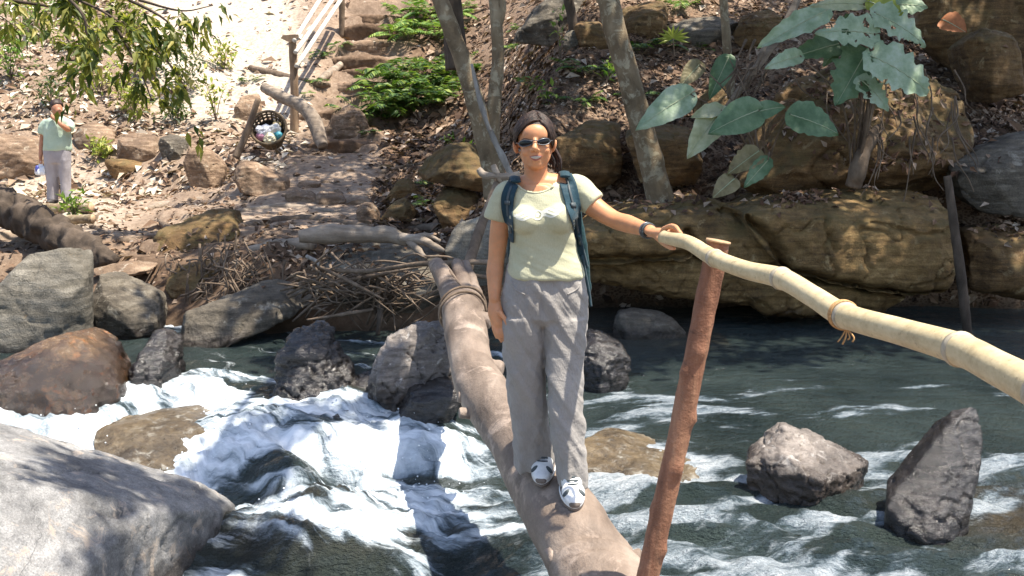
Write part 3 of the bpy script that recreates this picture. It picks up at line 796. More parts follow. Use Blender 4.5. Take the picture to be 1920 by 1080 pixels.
a = water.data.attributes.new('shallow', 'FLOAT', 'POINT')
a.data.foreach_set('value', np.clip(shal, 0, 1).astype(np.float32))

a = water.data.attributes.new('flow', 'FLOAT_VECTOR', 'POINT')
a.data.foreach_set('vector', FU.astype(np.float32).ravel())
a = water.data.attributes.new('flow_pool', 'FLOAT_VECTOR', 'POINT')
a.data.foreach_set('vector', FR.astype(np.float32).ravel())
a = water.data.attributes.new('rapids', 'FLOAT', 'POINT')
a.data.foreach_set('value', w.astype(np.float32))

# flying drops over the rapids
r = np.random.default_rng(4)
pk = np.nonzero((foam_glint > .75) & (w > .8) & (y > 5.2) & (y < 7.5))[0]
pk = r.choice(pk, 900)
c = np.stack([x[pk] + r.normal(0, .05, 900), y[pk] + r.normal(0, .05, 900), zz[pk] + np.abs(r.normal(0, .035, 900)) + .006], -1)
V0, T0 = hull(np.array([(1, 0, 0), (-1, 0, 0), (0, 1, 0), (0, -1, 0), (0, 0, 1), (0, 0, -1), (.6, .6, .6), (-.6, .6, -.6), (.6, -.6, -.6), (-.6, -.6, .6)]))
V = V0[None] * (.0025 + .006 * r.uniform(0, 1, 900) ** 3)[:, None, None] + c[:, None]
T_ = (T0[None] + np.arange(900)[:, None, None] * len(V0)).reshape(-1, 3)
tag(Geo().add(V.reshape(-1, 3), T_).obj('spray', plain('spray_drop', (.80, .84, .88), .3, .05)), 'white spray drops above the rapids', 'spray', kind='stuff')
# ------------------------------------------------------------------ log bridge
LOG = [(1175, 1180, 3.45, 92), (1112, 1065, 3.86, 80), (1045, 950, 4.31, 69), (1014, 895, 4.55, 66), (956, 800, 5.04, 54), (909, 738, 5.41, 48), (887, 690, 5.75, 40), (876, 640, 6.13, 39), (867, 580, 6.66, 38)]
lp = np.array([P(a, b, c) for a, b, c, d in LOG])
lr = np.array([d * MPP(b, c) for a, b, c, d in LOG])
def log_top(Y):
    return np.interp(Y, lp[:, 1], lp[:, 2] + lr * 1.02)
first = lp[0] + (lp[0] - lp[1]) * 2.2
bridge = thing('log_bridge', 'thick worn tree trunk laid as a bridge across the stream', 'log', first)
V, Fs = tube(np.vstack([first, lp]), np.concatenate([[.18], lr]), n=150, seg=56)
k = np.array([(1032, 1040, -1), (1180, 1050, 1), (866, 772, -1), (935, 690, 1), (905, 600, 1)])
g = Geo()
N = normals(V, Fs[0])
d = .010 * fbm(V * 3.2, 4, 5) + .006 * ridge(V * np.array([9, 2.5, 9]), 3, 7) + .003 * fbm(V * 30, 2, 8)
# axe notch across the top in front of the shoes
nz = np.clip(N[:, 2], 0, 1) ** 2
for yc, dep, wd in ((3.86, .036, .030), (3.75, .020, .016), (5.72, .012, .05)):
    d -= dep * nz * np.exp(-((V[:, 1] + .12 * V[:, 0] - yc) / wd) ** 2)
g.add(V + N * d[:, None], Fs)
voxel_log = g
g.obj('trunk', LOGM, bridge, origin=lp[2])
for px, py, Yk, r, dx, dz in ((1040, 1046, 3.88, .045, -.6, -.1), (1180, 1052, 3.84, .045, .9, .2), (872, 775, 5.22, .028, -.9, .05), (925, 690, 5.75, .05, .9, -.1), (903, 600, 6.4, .055, .9, -.1), (870, 745, 5.38, .03, -.9, .2)):
    c = P(px, py, Yk)
    dr = np.array([dx, -.2, dz])
    g = Geo().add(*tube([c - dr * r, c + dr * r * .3, c + dr * r * 1.1, c + dr * r * 1.25], [r * 1.15, r * 1.0, r * .9, r * .6], n=12, seg=16, amp=.008, freq=30))
    g.obj('branch_stub', LOGM, bridge)
for pts, r in (([(866, 590, 6.60), (850, 555, 6.95), (832, 520, 7.3), (818, 497, 7.55)], [.12, .09, .07, .06]),
               ([(872, 590, 6.62), (874, 555, 6.98), (866, 520, 7.3), (856, 494, 7.55)], [.10, .065, .05, .04]),
               ([(884, 590, 6.62), (890, 558, 6.98), (885, 528, 7.25), (872, 496, 7.55)], [.09, .058, .042, .034])):
    V, Fs = tube([P(*p) for p in pts], r, n=30, seg=20, amp=.012, freq=7)
    Geo().add(V, Fs).obj('forked_limb', LOGM, bridge)
for py, Yv in ((588, 6.55), (578, 6.68)):
    a = np.linspace(0, 2 * pi, 26)
    c = P(868, py, Yv)
    ring = np.stack([c[0] + .15 * np.cos(a), c[1] + .05 * np.cos(a * 1) + .02 * np.sin(2 * a), c[2] + .143 * np.sin(a)], -1)
    Geo().add(*tube(ring, .009, n=52, seg=6)).obj('vine_binding', STICK, bridge)
Geo().add(*tube([P(842, 508, 7.25), P(858, 530, 7.0), P(880, 565, 6.6), P(888, 590, 6.36), P(890, 625, 6.08)], .009, n=24, seg=6)).obj('vine_binding', STICK, bridge)

# ------------------------------------------------------------------ bamboo rail and its post
BAM = [(1247, 446, 3.80, 13), (1290, 455, 3.55, 14.5), (1338, 483, 3.32, 16), (1398, 506, 3.08, 18), (1465, 522, 2.86, 20), (1525, 556, 2.66, 21.5), (1585, 592, 2.46, 23.5), (1690, 622, 2.18, 27), (1800, 655, 1.95, 31), (1870, 690, 1.78, 35), (1960, 738, 1.6, 39), (2120, 840, 1.38, 46)]
bp = np.array([P(a, b, c) for a, b, c, d in BAM])
br = np.array([d * MPP(b, c) for a, b, c, d in BAM])
rail = thing('bamboo_rail', 'pale bamboo pole serving as handrail from hand to right edge', 'bamboo pole', bp[0])
m = M('bamboo_skin')
c1 = m.ramp(m.mix(.5, m.noise(6, 5), m.noise(1, 6, .7, m.vec((6, 30, 60)))), [(.3, (.33, .24, .12)), (.5, (.55, .44, .25)), (.7, (.68, .57, .36))])
c1 = m.mix(m.ramp(m.noise(45, 5, .75), [(.60, 0), (.70, .7)]), c1, (.16, .10, .05))
m.bump(m.noise(40, 4), .15, .01)
BAMM = m.set(c1, .42, Specular_IOR_Level=.45)
BAMN = plain('bamboo_node', (.42, .36, .26), .6, .5, 60)
CUT = plain('cut_wood', (.42, .27, .15), .8, .4, 60)
nodes = [0.0, 2.05, 4.0, 6.0, 8.0, 10.0, 11.0]
cc = catmull(bp, 221)
cr = np.interp(np.linspace(0, 11, 221), np.arange(12), br)
for a, b in zip(nodes[:-1], nodes[1:]):
    i0, i1 = int(a * 20), int(b * 20)
    seg_c, seg_r = cc[i0:i1 + 1], cr[i0:i1 + 1].copy()
    s = np.linspace(0, 1, len(seg_r))
    seg_r *= 1 - .05 * np.sin(pi * s) + .10 * np.exp(-s / .03) + .07 * np.exp(-(1 - s) / .02)
    Geo().add(*tube(seg_c, seg_r, seg=24, res=False)).obj('culm', BAMM, rail)
for a in nodes[1:-1]:
    i0 = int(a * 20)
    Geo().add(*tube(cc[i0 - 1:i0 + 2], cr[i0] * np.array([1.07, 1.13, 1.09]), seg=24, res=False)).obj('node_ring', BAMN, rail)
Geo().add(*tube([cc[0] + (cc[0] - cc[1]) * .02, cc[0] + (cc[0] - cc[1]) * .3], [cr[0] * .95, cr[0] * .7], n=3, seg=20)).obj('cut_end', CUT, rail)
tw = cc[119]
g = Geo()
for k in range(3):
    a = np.linspace(0, 2 * pi, 20)
    e = (cc[120] - cc[118])
    e /= np.linalg.norm(e)
    u = np.cross(e, [0, 0, 1.])
    u /= np.linalg.norm(u)
    v = np.cross(u, e)
    g.add(*tube(tw + e * (k - 1) * .006 + cr[119] * 1.16 * (np.cos(a)[:, None] * u + np.sin(a)[:, None] * v), .0028, n=40, seg=5))
for k in range(1, 5):
    b0 = tw - v * cr[119] * 1.1 - u * .01
    g.add(*tube([b0, b0 + np.array([.01 * (k - 2.5), -.012, -.02]), b0 + np.array([.012 * (k - 3.0), -.012, -.026 - .006 * (k % 3)])], .0022, n=7, seg=4))
g.obj('twine', plain('twine', (.48, .28, .12), .9, .5, 200), rail)

pt, pb = P(1347, 452, 3.42), P(1214, 1080, 3.42)
dn = (pb - pt) / np.linalg.norm(pb - pt)
post = thing('support_post', 'reddish peeled wooden post propping the bamboo rail', 'post', pt + dn * 2.4)
pth_ = [pt + dn * s for s in (0, .3, .6, .9, 1.2, 1.6, 2.0, 2.4)]
V, Fs = tube([p + np.array([.006 * sin(7 * q), 0, 0]) for q, p in enumerate(pth_)], [.038, .038, .038, .0385, .039, .039, .04, .04], n=110, seg=28)
N = normals(V, Fs[0])
d = .0035 * fbm(V * np.array([40, 40, 5]), 3, 2) + .002 * fbm(V * 30, 2, 4)
for s, ang in ((.45, 2.6), (.62, .4), (.38, 5), (.95, 3.0), (1.1, .7), (1.25, 4.5), (.8, 5.2)):
    c = pt + dn * s + np.array([cos(ang) * .045, -abs(sin(ang)) * .04, 0])
    d += .011 * np.exp(-(np.linalg.norm(V - c, axis=1) / .022) ** 2)
Geo().add(V + N * d[:, None], Fs[0]).add(V[-2:-1], np.zeros((0, 3))).obj('shaft', POSTM, post)
Geo().add(*tube([pt + dn * .004, pt - dn * .003], [.0425, .041], n=2, seg=28)).obj('sawn_top', CUT, post)

# ------------------------------------------------------------------ people
def skin_mat(name, c):
    m = M(name)
    col = m.ramp(m.noise(18, 4), [(.3, tuple(x * .88 for x in c)), (.7, tuple(min(1, x * 1.1) for x in c))])
    col = m.mix(.35, col, m.ramp(m.noise(55, 5, .7), [(.35, (.42, .5, .55)), (.65, (.62, .5, .46))]), 'OVERLAY')
    m.bump(m.noise(220, 3), .15, .003)
    m.set(col, .46, Specular_IOR_Level=.35, Subsurface_Weight=.10, Subsurface_Scale=.01)
    m.b.inputs['Subsurface Radius'].default_value = (1, .35, .2)
    return m.m
def cloth_mat(name, c, c2=None, weave=260, rough=.85, fold=.3, fs=9):
    m = M(name)
    col = m.ramp(m.noise(5, 5), [(.3, tuple(x * .9 for x in c)), (.7, c2 or tuple(min(1, x * 1.08) for x in c))])
    wv = m.noise(weave, 2, .5, m.vec((1, 1, .35)))
    col = m.mix(.07, col, m.ramp(wv, [(.35, .2), (.65, .8)]), 'OVERLAY')
    m.bump(m.mix(.25, m.noise(fs, 3, .55, m.vec((1, 1, 2.0), (0, .5, 0)), .8), wv), fold, .02)
    return m.set(col, rough, Specular_IOR_Level=.15, Sheen_Weight=.1)
SKIN = skin_mat('skin_warm', (.56, .265, .13))
SHIRT = cloth_mat('shirt_sage', (.455, .44, .29), (.51, .50, .345))
TROUS = cloth_mat('trousers_linen', (.285, .262, .24), (.345, .32, .295), fold=.55, fs=7)
HAIRM = M('hair_dark')
HAIRM.bump(HAIRM.noise(4, 4, .6, HAIRM.vec((60, 60, 14))), .5, .006)
HAIRM = HAIRM.set(HAIRM.ramp(HAIRM.noise(3, 4, .6, HAIRM.vec((40, 40, 10))), [(.35, (.010, .007, .006)), (.7, (.07, .040, .028))]), .5, Specular_IOR_Level=.35)
TEAL = cloth_mat('pack_teal', (.012, .038, .045), (.02, .055, .062), rough=.6)
WHITE = plain('shoe_white', (.72, .72, .70), .55, .15, 80)
SGREY = plain('shoe_grey', (.055, .07, .075), .6, .3, 80)
SOLE = plain('shoe_sole', (.16, .13, .11), .8, .4, 80)
LENS = plain('dark_lens', (.005, .005, .008), .12, .0, Specular_IOR_Level=.35)
FRAME = plain('grey_metal_frame', (.12, .125, .135), .35, .1, Metallic=.6)
TEETH = plain('teeth', (.50, .46, .41), .35, .03)
LIP = plain('lips', (.42, .14, .10), .4, .1)

YW = 4.25
def W(px, py, dy=0.0): return P(px, py, YW + dy)
def Wr(py, l, r, f, b, dy=0.0):
    A, B = W(l, py, dy), W(r, py, dy)
    return ((A + B) / 2, (B[0] - A[0]) / 2, f, b)
foot_z = log_top(4.2)
woman = thing('person', 'woman in sage shirt and grey trousers standing on the log', 'person', (W(1030, 900)[0], 4.2, foot_z))

# body: one continuous surface
g = Geo()
hc = W(1003, 262)
tilt = rotm('Y', radians(4.5))
def hd(px, py, dy=0.0): return W(px, py, dy)
g.add(*ball(W(1003, 256, .01), (.071, .090, .088), 20))
g.add(*ball(W(1004, 280, -.022), (.059, .070, .082), 20))
g.add(*ball(W(1005, 306, -.052), (.030, .032, .026), 14))
g.add(*tube([W(982, 286, .01), W(988, 302, -.02), W(1005, 311.5, -.045), W(1021, 301, -.02), W(1027, 284, .01)], .0175, n=20, seg=12, ends='round'))
for px, py in ((984, 287), (1023, 284)):
    g.add(*ball(W(px + (3 if px < 1000 else -2.5), py - 2, -.060), (.0215, .021, .019), 14))
g.add(*ball(W(1003, 252, -.055), (.052, .035, .045), 14))
g.add(*tube([W(1003, 262, -.088), W(1003, 271, -.100), W(1002.5, 279, -.112)], [.009, .010, .0135], n=8, seg=12, ends='round'))
for px in (997, 1008):
    g.add(*ball(W(px, 281.5, -.098), (.0095, .012, .008), 10))
g.add(*ball(W(1004, 290, -.078), (.026, .018, .012), 12))
g.add(*ball(W(1004.5, 301, -.076), (.022, .014, .008), 12))
for px, py, s in ((966.5, 276, -1), (1038.5, 273, 1)):
    g.add(*ball(W(px, py, .005), (.008, .018, .029), 12, rotm('Y', .22 * s) @ rotm('Z', .5 * s)))
g.add(*tube([W(1004, 296, .015), W(1005, 325, .02), W(1007, 352, .03)], [.050, .048, .058], n=10, seg=24, ends='round'))
g.add(*tube([W(953, 362, .03), W(1006, 350, .03), W(1082, 352, .03)], [.046, .062, .046], n=16, seg=18, ends='round'))
g.add(*loft([Wr(p, l + 6, r - 6, f - .012, b - .012, .01) for p, l, r, f, b in ((345, 975, 1040, .07, .07), (365, 950, 1082, .085, .085), (395, 952, 1081, .10, .09), (435, 956, 1074, .10, .085), (460, 961, 1077, .09, .085), (500, 953, 1090, .105, .10), (560, 944, 1096, .11, .115), (600, 946, 1094, .10, .11))]))
LEGS = [[(982, 590, 0), (981, 650, .01), (986, 710, .02), (992, 760, .04), (1000, 820, .07), (1007, 856, .09)], [(1056, 590, 0), (1058, 650, -.02), (1060, 710, -.05), (1064, 760, -.08), (1070, 840, -.10), (1073, 890, -.11)]]
for L in LEGS:
    g.add(*tube([W(*p) for p in L], [.078, .07, .058, .05, .044, .034], n=30, seg=18, ends='round'))
# hanging arm
g.add(*tube([W(955, 364, .03), W(939, 420, .03), W(931, 482, .03), W(928, 512, .02), W(927, 562, -.02)], [.047, .043, .035, .037, .0235], n=34, seg=20, ends='round'))
g.add(*tube([W(927, 562, -.02), W(929, 585, -.03), W(935, 606, -.035)], [.024, .034, .032], n=8, seg=16, ends='round', flat=.55, up=(0, -1, 0)))
for a, b, c, r in (((923, 604), (926, 620), (931, 634), .0072), ((930, 608), (934, 626), (940, 641), .0078), ((937, 609), (943, 626), (947.5, 640), .0078), ((943, 605), (949, 619), (952, 632), .0075)):
    g.add(*tube([W(*a, -.035), W(*b, -.048), W(*c, -.042)], [r * 1.15, r, r * .8], n=8, seg=10, ends='round'))
g.add(*tube([W(937, 585, -.05), W(948, 600, -.068), W(954, 618, -.075)], [.012, .010, .0075], n=8, seg=10, ends='round'))
# arm reaching for the rail
g.add(*tube([W(1080, 354, .03), W(1112, 386, .0), W(1150, 411, -.06), W(1178, 420, -.14), W(1221, 434, -.30)], [.048, .044, .036, .037, .024], n=36, seg=20, ends='round'))
hY = 3.83 - YW
g.add(*tube([W(1219, 434, -.30), W(1232, 437, -.36), W(1246, 437, -.40)], [.025, .034, .031], n=8, seg=16, ends='round', flat=.62))
def PP(px, py, Y): return P(px, py, Y)
for a, b, c, e, r in (((1244, 430, 3.83), (1258, 424, 3.78), (1268, 427, 3.70), (1275, 437, 3.65), .0098), ((1246, 432, 3.87), (1262, 428, 3.84), (1275, 436, 3.80), (1280, 449, 3.78), .0095),
                      ((1247, 434, 3.90), (1264, 432, 3.89), (1277, 441, 3.86), (1280, 454, 3.83), .0092), ((1247, 440, 3.92), (1262, 441, 3.92), (1274, 450, 3.89), (1277, 462, 3.85), .0085)):
    g.add(*tube([PP(*a), PP(*b), PP(*c), PP(*e)], [r * 1.15, r * 1.05, r, r * .75], n=12, seg=10, ends='round'))
g.add(*tube([PP(1232, 443, 3.87), PP(1246, 457, 3.77), PP(1257, 464, 3.72), PP(1265, 466, 3.68)], [.015, .0115, .0095, .0075], n=12, seg=10, ends='round'))
V, Q = voxel(g, .0038)
V = lap(V, Q, 4, .55)
body = Geo().add(V, Q).obj('body', SKIN, woman)
btree = BVHTree.FromPolygons([tuple(v) for v in V], [tuple(q) for q in Q])
def front(tree, p, off=.0, dist=1.2):
    h = tree.ray_cast(Vector((p[0], p[1] - dist, p[2])), Vector((0, 1, 0)))
    return None if h[0] is None else np.array(h[0]) - np.array([0, off, 0])
def patch(tree, poly_rows, off, thick, dyf=0.0):
    """rows of image points laid on a surface; returns a thin closed sheet"""
    R = []
    for row in poly_rows:
        r = []
        for px, py in row:
            p = W(px, py, dyf)
            h = front(tree, p)
            if h is not None: last = h[1]
            r.append(np.array([p[0], (h[1] if h is not None else np.nan), p[2]]))
        R.append(r)
    R = np.array(R)
    yv = R[..., 1]
    if np.isnan(yv).any():
        yv[np.isnan(yv)] = np.nanmax(yv) + .005
    n, m = R.shape[:2]
    Fv = R.copy()
    Fv[..., 1] -= off + thick
    Bv = R.copy()
    Bv[..., 1] -= off - .004
    V = np.vstack([Fv.reshape(-1, 3), Bv.reshape(-1, 3)])
    i = np.arange(n - 1)[:, None] * m
    j = np.arange(m - 1)[None]
    Q1 = np.stack([i + j, i + m + j, i + m + j + 1, i + j + 1], -1).reshape(-1, 4)
    Q2 = Q1[:, ::-1] + n * m
    s = n * m
    E = []
    for k in range(n - 1):
        E += [(k * m, k * m + s, (k + 1) * m + s, (k + 1) * m), (k * m + m - 1, (k + 1) * m + m - 1, (k + 1) * m + m - 1 + s, k * m + m - 1 + s)]
    for k in range(m - 1):
        E += [(k, k + 1, k + 1 + s, k + s), ((n - 1) * m + k, (n - 1) * m + k + s, (n - 1) * m + k + 1 + s, (n - 1) * m + k + 1)]
    return V, [Q1, Q2, np.array(E)]
# smile
def smile(w, top, bot, n=4):
    S = np.linspace(-1, 1, 15)
    return [[(1004 + w * q, (top[0] + top[1] * q * q) * (1 - f) + (bot[0] + bot[1] * q * q) * f - .05 * w * q) for q in S] for f in np.linspace(0, 1, n)]
Geo().add(*patch(btree, smile(12.4, (289.8, 2.0), (300.0, -7.8)), .0004, .0010)).obj('lips', LIP, woman)
Geo().add(*patch(btree, smile(10.0, (291.6, 1.0), (297.0, -4.2)), .0020, .0010)).obj('teeth', TEETH, woman)

# shirt
g = Geo()
rows = ((338, 978, 1036, .060, .075), (348, 956, 1078, .074, .09), (362, 947, 1087, .09, .10), (380, 945, 1088, .104, .105), (398, 948, 1085, .118, .105), (415, 951, 1080, .124, .10), (435, 954, 1077, .112, .10), (460, 958, 1080, .104, .10), (485, 955, 1088, .112, .112), (503, 951, 1093, .122, .122), (519, 951, 1095, .128, .13))
g.add(*loft([Wr(p, l, r, f, b, .01) for p, l, r, f, b in rows], 40))
g.add(*tube([W(966, 360, .03), W(951, 368, .03), W(936, 396, .03), W(931, 413, .03)], [.052, .060, .056, .055], n=16, seg=24))
g.add(*tube([W(1064, 352, .03), W(1082, 353, .025), W(1102, 372, .01), W(1114, 383, .0)], [.052, .060, .056, .054], n=16, seg=24))
for px, py in ((985, 412), (1047, 410)):
    g.add(*ball(W(px, py, -.075), (.066, .062, .062), 16))
V, Q = voxel(g, .005)
V = lap(V, Q, 7, .55)
N = normals(V, Q)
zt, zb = W(1000, 400)[2], W(1000, 519)[2]
low = np.clip((zt - V[:, 2]) / (zt - zb), 0, 1)
u = V[:, 2] * 22 + 9 * V[:, 0]
d = (.0025 + .006 * low) * fbm(np.stack([V[:, 0] * 5 + V[:, 2] * 7, V[:, 1] * 5, u], -1), 3, 12) + .003 * ridge(np.stack([V[:, 0] * 7, V[:, 1] * 7, V[:, 2] * 9 + V[:, 0] * 8], -1), 2, 14)
V = V + N * d[:, None]
# scoop the neckline
nc = W(1004, 330, -.02)
keep = ((V[:, 0] - nc[0]) / .084) ** 2 + ((V[:, 1] - nc[1]) / .16) ** 2 + ((V[:, 2] - nc[2]) / .062) ** 2 > 1
fk = keep[Q].all(1)
idx = np.cumsum(keep) - 1
Q = idx[Q[fk]]
V = V[keep]
shirt = Geo().add(V, Q).obj('shirt', SHIRT, woman)
stree = BVHTree.FromPolygons([tuple(v) for v in V], [tuple(q) for q in Q])
# neck band
e = []
for a in np.linspace(-1.2, 1.2, 11):
    p = nc + np.array([.0875 * sin(a), 0, -.0655 * cos(a)])
    h = front(stree, p)
    if h is not None: e.append(h)
if len(e) > 4: Geo().add(*tube(np.array(e) + np.array([0, .002, 0]), .0042, n=50, seg=8)).obj('neckband', SHIRT, shirt)
# pale wing and star print
PRN = plain('pale_print', (.68, .68, .58), .8, .1, 60)
g = Geo()
for k, (o, wd) in enumerate(((-6.5, 4.4), (-1.0, 4.4), (4.5, 4.0))):
    for s in (-1, 1):
        row = [(1006 + s * t, 399 + o * (1 - .25 * t / 44) - s * .07 * t + 2.2 * sin(t * .22 + k) - (3.0 if s > 0 else 0) * t / 44) for t in np.linspace(7, 43 - 4 * abs(k - 1), 16)]
        g.add(*patch(stree, [[(x, y - wd / 2) for x, y in row], [(x, y + wd / 2) for x, y in row]], .0006, .0004))
for r0, r1 in ((6.5, 9.5), (0.2, 4.5)):
    n = 21
    A = np.linspace(0, 2 * pi, n)
    q = 1 if r0 > 1 else 0
    r_ = [r1 * (1 if q else (1.0 if k % 4 == 0 else .55 if k % 2 == 0 else .75)) for k in range(n)]
    g.add(*patch(stree, [[(1007 + r0 * cos(a), 399 + r0 * sin(a)) for a in A], [(1007 + rr * cos(a), 399 + rr * sin(a)) for a, rr in zip(A, r_)]], .0009, .0004))
g.obj('print', PRN, shirt, smooth=False)

# trousers
g = Geo()
g.add(*loft([Wr(p, l, r, f, b, .01 + dy) for p, l, r, f, b, dy in ((494, 953, 1091, .108, .11, 0), (512, 949, 1095, .114, .12, 0), (540, 942, 1100, .122, .135, 0), (565, 939, 1102, .124, .14, 0), (592, 939, 1102, .118, .135, 0), (606, 941, 1100, .09, .11, 0))], 40))
for rows in (((592, 939, 1021, .105, .125, .0), (620, 940, 1021, .102, .115, .0), (660, 943, 1020, .092, .10, .01), (700, 948, 1021, .086, .09, .015), (740, 953, 1023, .080, .085, .03), (790, 959, 1027, .076, .085, .05), (835, 963, 1033, .078, .09, .07), (862, 965, 1037, .082, .092, .08), (876, 967, 1038, .083, .093, .085)),
             ((592, 1014, 1102, .105, .125, .0), (620, 1017, 1100, .10, .115, -.01), (660, 1021, 1097, .09, .10, -.025), (700, 1025, 1094, .084, .09, -.045), (740, 1030, 1092, .078, .085, -.07), (790, 1036, 1093, .072, .08, -.085), (850, 1041, 1096, .072, .082, -.095), (892, 1045, 1099, .074, .085, -.10), (912, 1046, 1100, .075, .086, -.10))):
    g.add(*loft([Wr(*r) for r in rows], 32))
V, Q = voxel(g, .0052)
V = lap(V, Q, 5, .55)
N = normals(V, Q)
zk, zh = W(1000, 600)[2], W(1000, 900)[2]
t = np.clip((zk - V[:, 2]) / (zk - zh), 0, 1)
c1 = fbm(np.stack([V[:, 0] * 6, V[:, 1] * 6, V[:, 2] * 17 + V[:, 0] * 26], -1), 3, 5)
c2 = ridge(np.stack([V[:, 0] * 9, V[:, 1] * 9, V[:, 2] * 6 - V[:, 0] * 12], -1), 2, 9)
c3 = ridge(np.stack([V[:, 0] * 15, V[:, 1] * 15, V[:, 2] * 2.2], -1), 2, 19)
d = .010 * c1 + .006 * c2 * (1 - .4 * t) + .016 * c3 * sst(.25, .9, t)
fly = W(1014, 540)[0]
up_ = (1 - sst(0, .1, W(1000, 590)[2] * -1 + V[:, 2] * -1 + 2 * W(1000, 590)[2])) if False else sst(W(1000, 600)[2], W(1000, 570)[2], V[:, 2])
d = d - .006 * np.exp(-((V[:, 0] - fly) / .008) ** 2) * up_ * (V[:, 1] < YW)
V = V + N * d[:, None]
trousers = Geo().add(V, Q).obj('trousers', TROUS, woman)
ttree = BVHTree.FromPolygons([tuple(v) for v in V], [tuple(q) for q in Q])
for A in (((958, 522), (966, 536), (984, 545)), ((1088, 522), (1080, 536), (1062, 545))):
    c = catmull([W(*a) for a in A], 14)
    e = [front(ttree, p, .001) for p in c]
    e = [q for q in e if q is not None]
    if len(e) > 4: Geo().add(*tube(e, .003, n=24, seg=6)).obj('pocket_seam', TROUS, trousers)

# shoes
def shoe(px, ptoe, Yt, yaw):
    Ya = Yt + .12
    zs = log_top(Ya) - .003
    x0 = P(px, ptoe, Yt)[0]
    sl_ = (log_top(Yt + .24) - log_top(Yt)) / .24
    R = rotm('Z', yaw)
    def T(V):
        V = (np.asarray(V, float) * np.array([1.16, 1.06, 1.08])) @ R.T
        V[:, 2] += V[:, 1] * sl_
        return V + np.array([x0, Ya, zs])
    t = thing('tmp', 'x', 'x', (x0, Ya, zs))
    g = Geo()
    for y_, rx, rz, zc in ((-.085, .036, .024, .034), (-.055, .042, .032, .042), (0, .039, .042, .052), (.05, .036, .046, .058), (.085, .034, .042, .06)):
        g.add(*ball((0, y_, zc), (rx, .05, rz), 12))
    V, Q = voxel(g, .004)
    V = lap(V, Q, 3)
    V[:, 2] = np.maximum(V[:, 2], .018)
    out = [('upper', Geo().add(T(V), Q), WHITE)]
    a = np.linspace(0, 2 * pi, 40, endpoint=False)
    rr = np.stack([.045 * np.cos(a) * (1 - .12 * np.clip(np.sin(a), 0, 1)), .132 * np.sin(a)], -1)
    z = [0, .006, .018, .024]
    s = [.95, 1.0, 1.0, .94]
    L = np.array([[(*(q * k), zz) for q in rr] for zz, k in zip(z, s)])
    i = np.arange(3)[:, None] * 40
    j = np.arange(40)[None]
    Qs = np.stack([i + j, i + (j + 1) % 40, i + 40 + (j + 1) % 40, i + 40 + j], -1).reshape(-1, 4)
    Vs = np.vstack([L.reshape(-1, 3), [[0, 0, 0], [0, 0, .024]]])
    jj = np.arange(40)
    Ts = np.vstack([np.stack([(jj + 1) % 40, jj, np.full(40, 160)], -1), np.stack([120 + jj, 120 + (jj + 1) % 40, np.full(40, 161)], -1)])
    out.append(('sole', Geo().add(T(Vs), [Qs, Ts]), SOLE))
    out.append(('midsole', Geo().add(T(Vs * np.array([1.02, 1.01, .45]) + np.array([0, 0, .013])), [Qs, Ts]), WHITE))
    g = Geo()
    g.add(T(ball((0, -.122, .028), (.021, .014, .017), 10)[0]), ball((0, 0, 0), 1, 10)[1])
    out.append(('toe_bumper', g, SOLE))
    for sx in (-1, 1):
        g = Geo()
        b = ball((sx * .027, -.086, .053), (.017, .009, .007), 10, rotm('Z', -.35 * sx) @ rotm('Y', .75 * sx))
        g.add(T(b[0]), b[1])
        out.append(('side_patch', g, SGREY))
    g = Geo()
    for k in range(4):
        y_ = -.062 + .017 * k
        V_, F_ = tube([(-.018, y_ + .006, .071 + .005 * k), (0, y_ - .004, .0765 + .006 * k), (.018, y_ + .008, .071 + .005 * k)], .003, n=8, seg=6)
        g.add(T(V_), F_)
    out.append(('laces', g, SGREY))
    bpy.data.objects.remove(t)
    up_o = None
    root = None
    for nm, g, mt in out:
        if root is None:
            root = g.obj('shoe', mt, woman)
        else:
            g.obj(nm, mt, root)
shoe(1021, 905, 4.19, -.12)
shoe(1075, 955, 3.99, .04)

# hair: cap plus swept locks
g = Geo()
ph = np.linspace(0, 2 * pi, 60, endpoint=False)
th = np.linspace(0, 1, 24)
C = W(1001.5, 257, .016)
def scalp(az, t, k=1.0):
    # az 0 = towards camera; the hairline is higher at the front
    fr_ = np.clip(np.cos(az + .12), 0, 1) ** 1.5
    mx = 2.05 - .94 * fr_
    th_ = t * mx
    return C + k * np.stack([.0805 * np.sin(th_) * np.sin(az), -.0985 * np.sin(th_) * np.cos(az), .102 * np.cos(th_)], -1)
A, T_ = np.meshgrid(ph, th)
V = scalp(A.ravel(), T_.ravel())
V = V + (.003 * fbm(V * 40, 2, 3))[:, None] * (V - C) / .09
i = np.arange(23)[:, None] * 60
j = np.arange(60)[None]
Qh = np.stack([i + j, i + (j + 1) % 60, i + 60 + (j + 1) % 60, i + 60 + j], -1).reshape(-1, 4)
g.add(V, Qh[:, ::-1])
pr = C + np.array([-.012, -.045, .095])
for k in range(170):
    s = -1 if k % 2 else 1
    az0 = .32 + random.uniform(.0, .25) * s
    az1 = s * random.uniform(.75, 2.6)
    t0, t1 = random.uniform(.05, .95), random.uniform(.85, 1.03)
    if t0 > .6: t1 = max(t0, t1)
    n = 7
    az = np.linspace(az0, az1, n)
    tt = np.linspace(t0 * .8, t1, n)
    tt = np.minimum(tt, 1.0)
    pts = scalp(az, tt, 1.015 + random.uniform(0, .03))
    g.add(*tube(pts, [.003, .0055, .006, .006, .0055, .004, .002], n=12, seg=5))
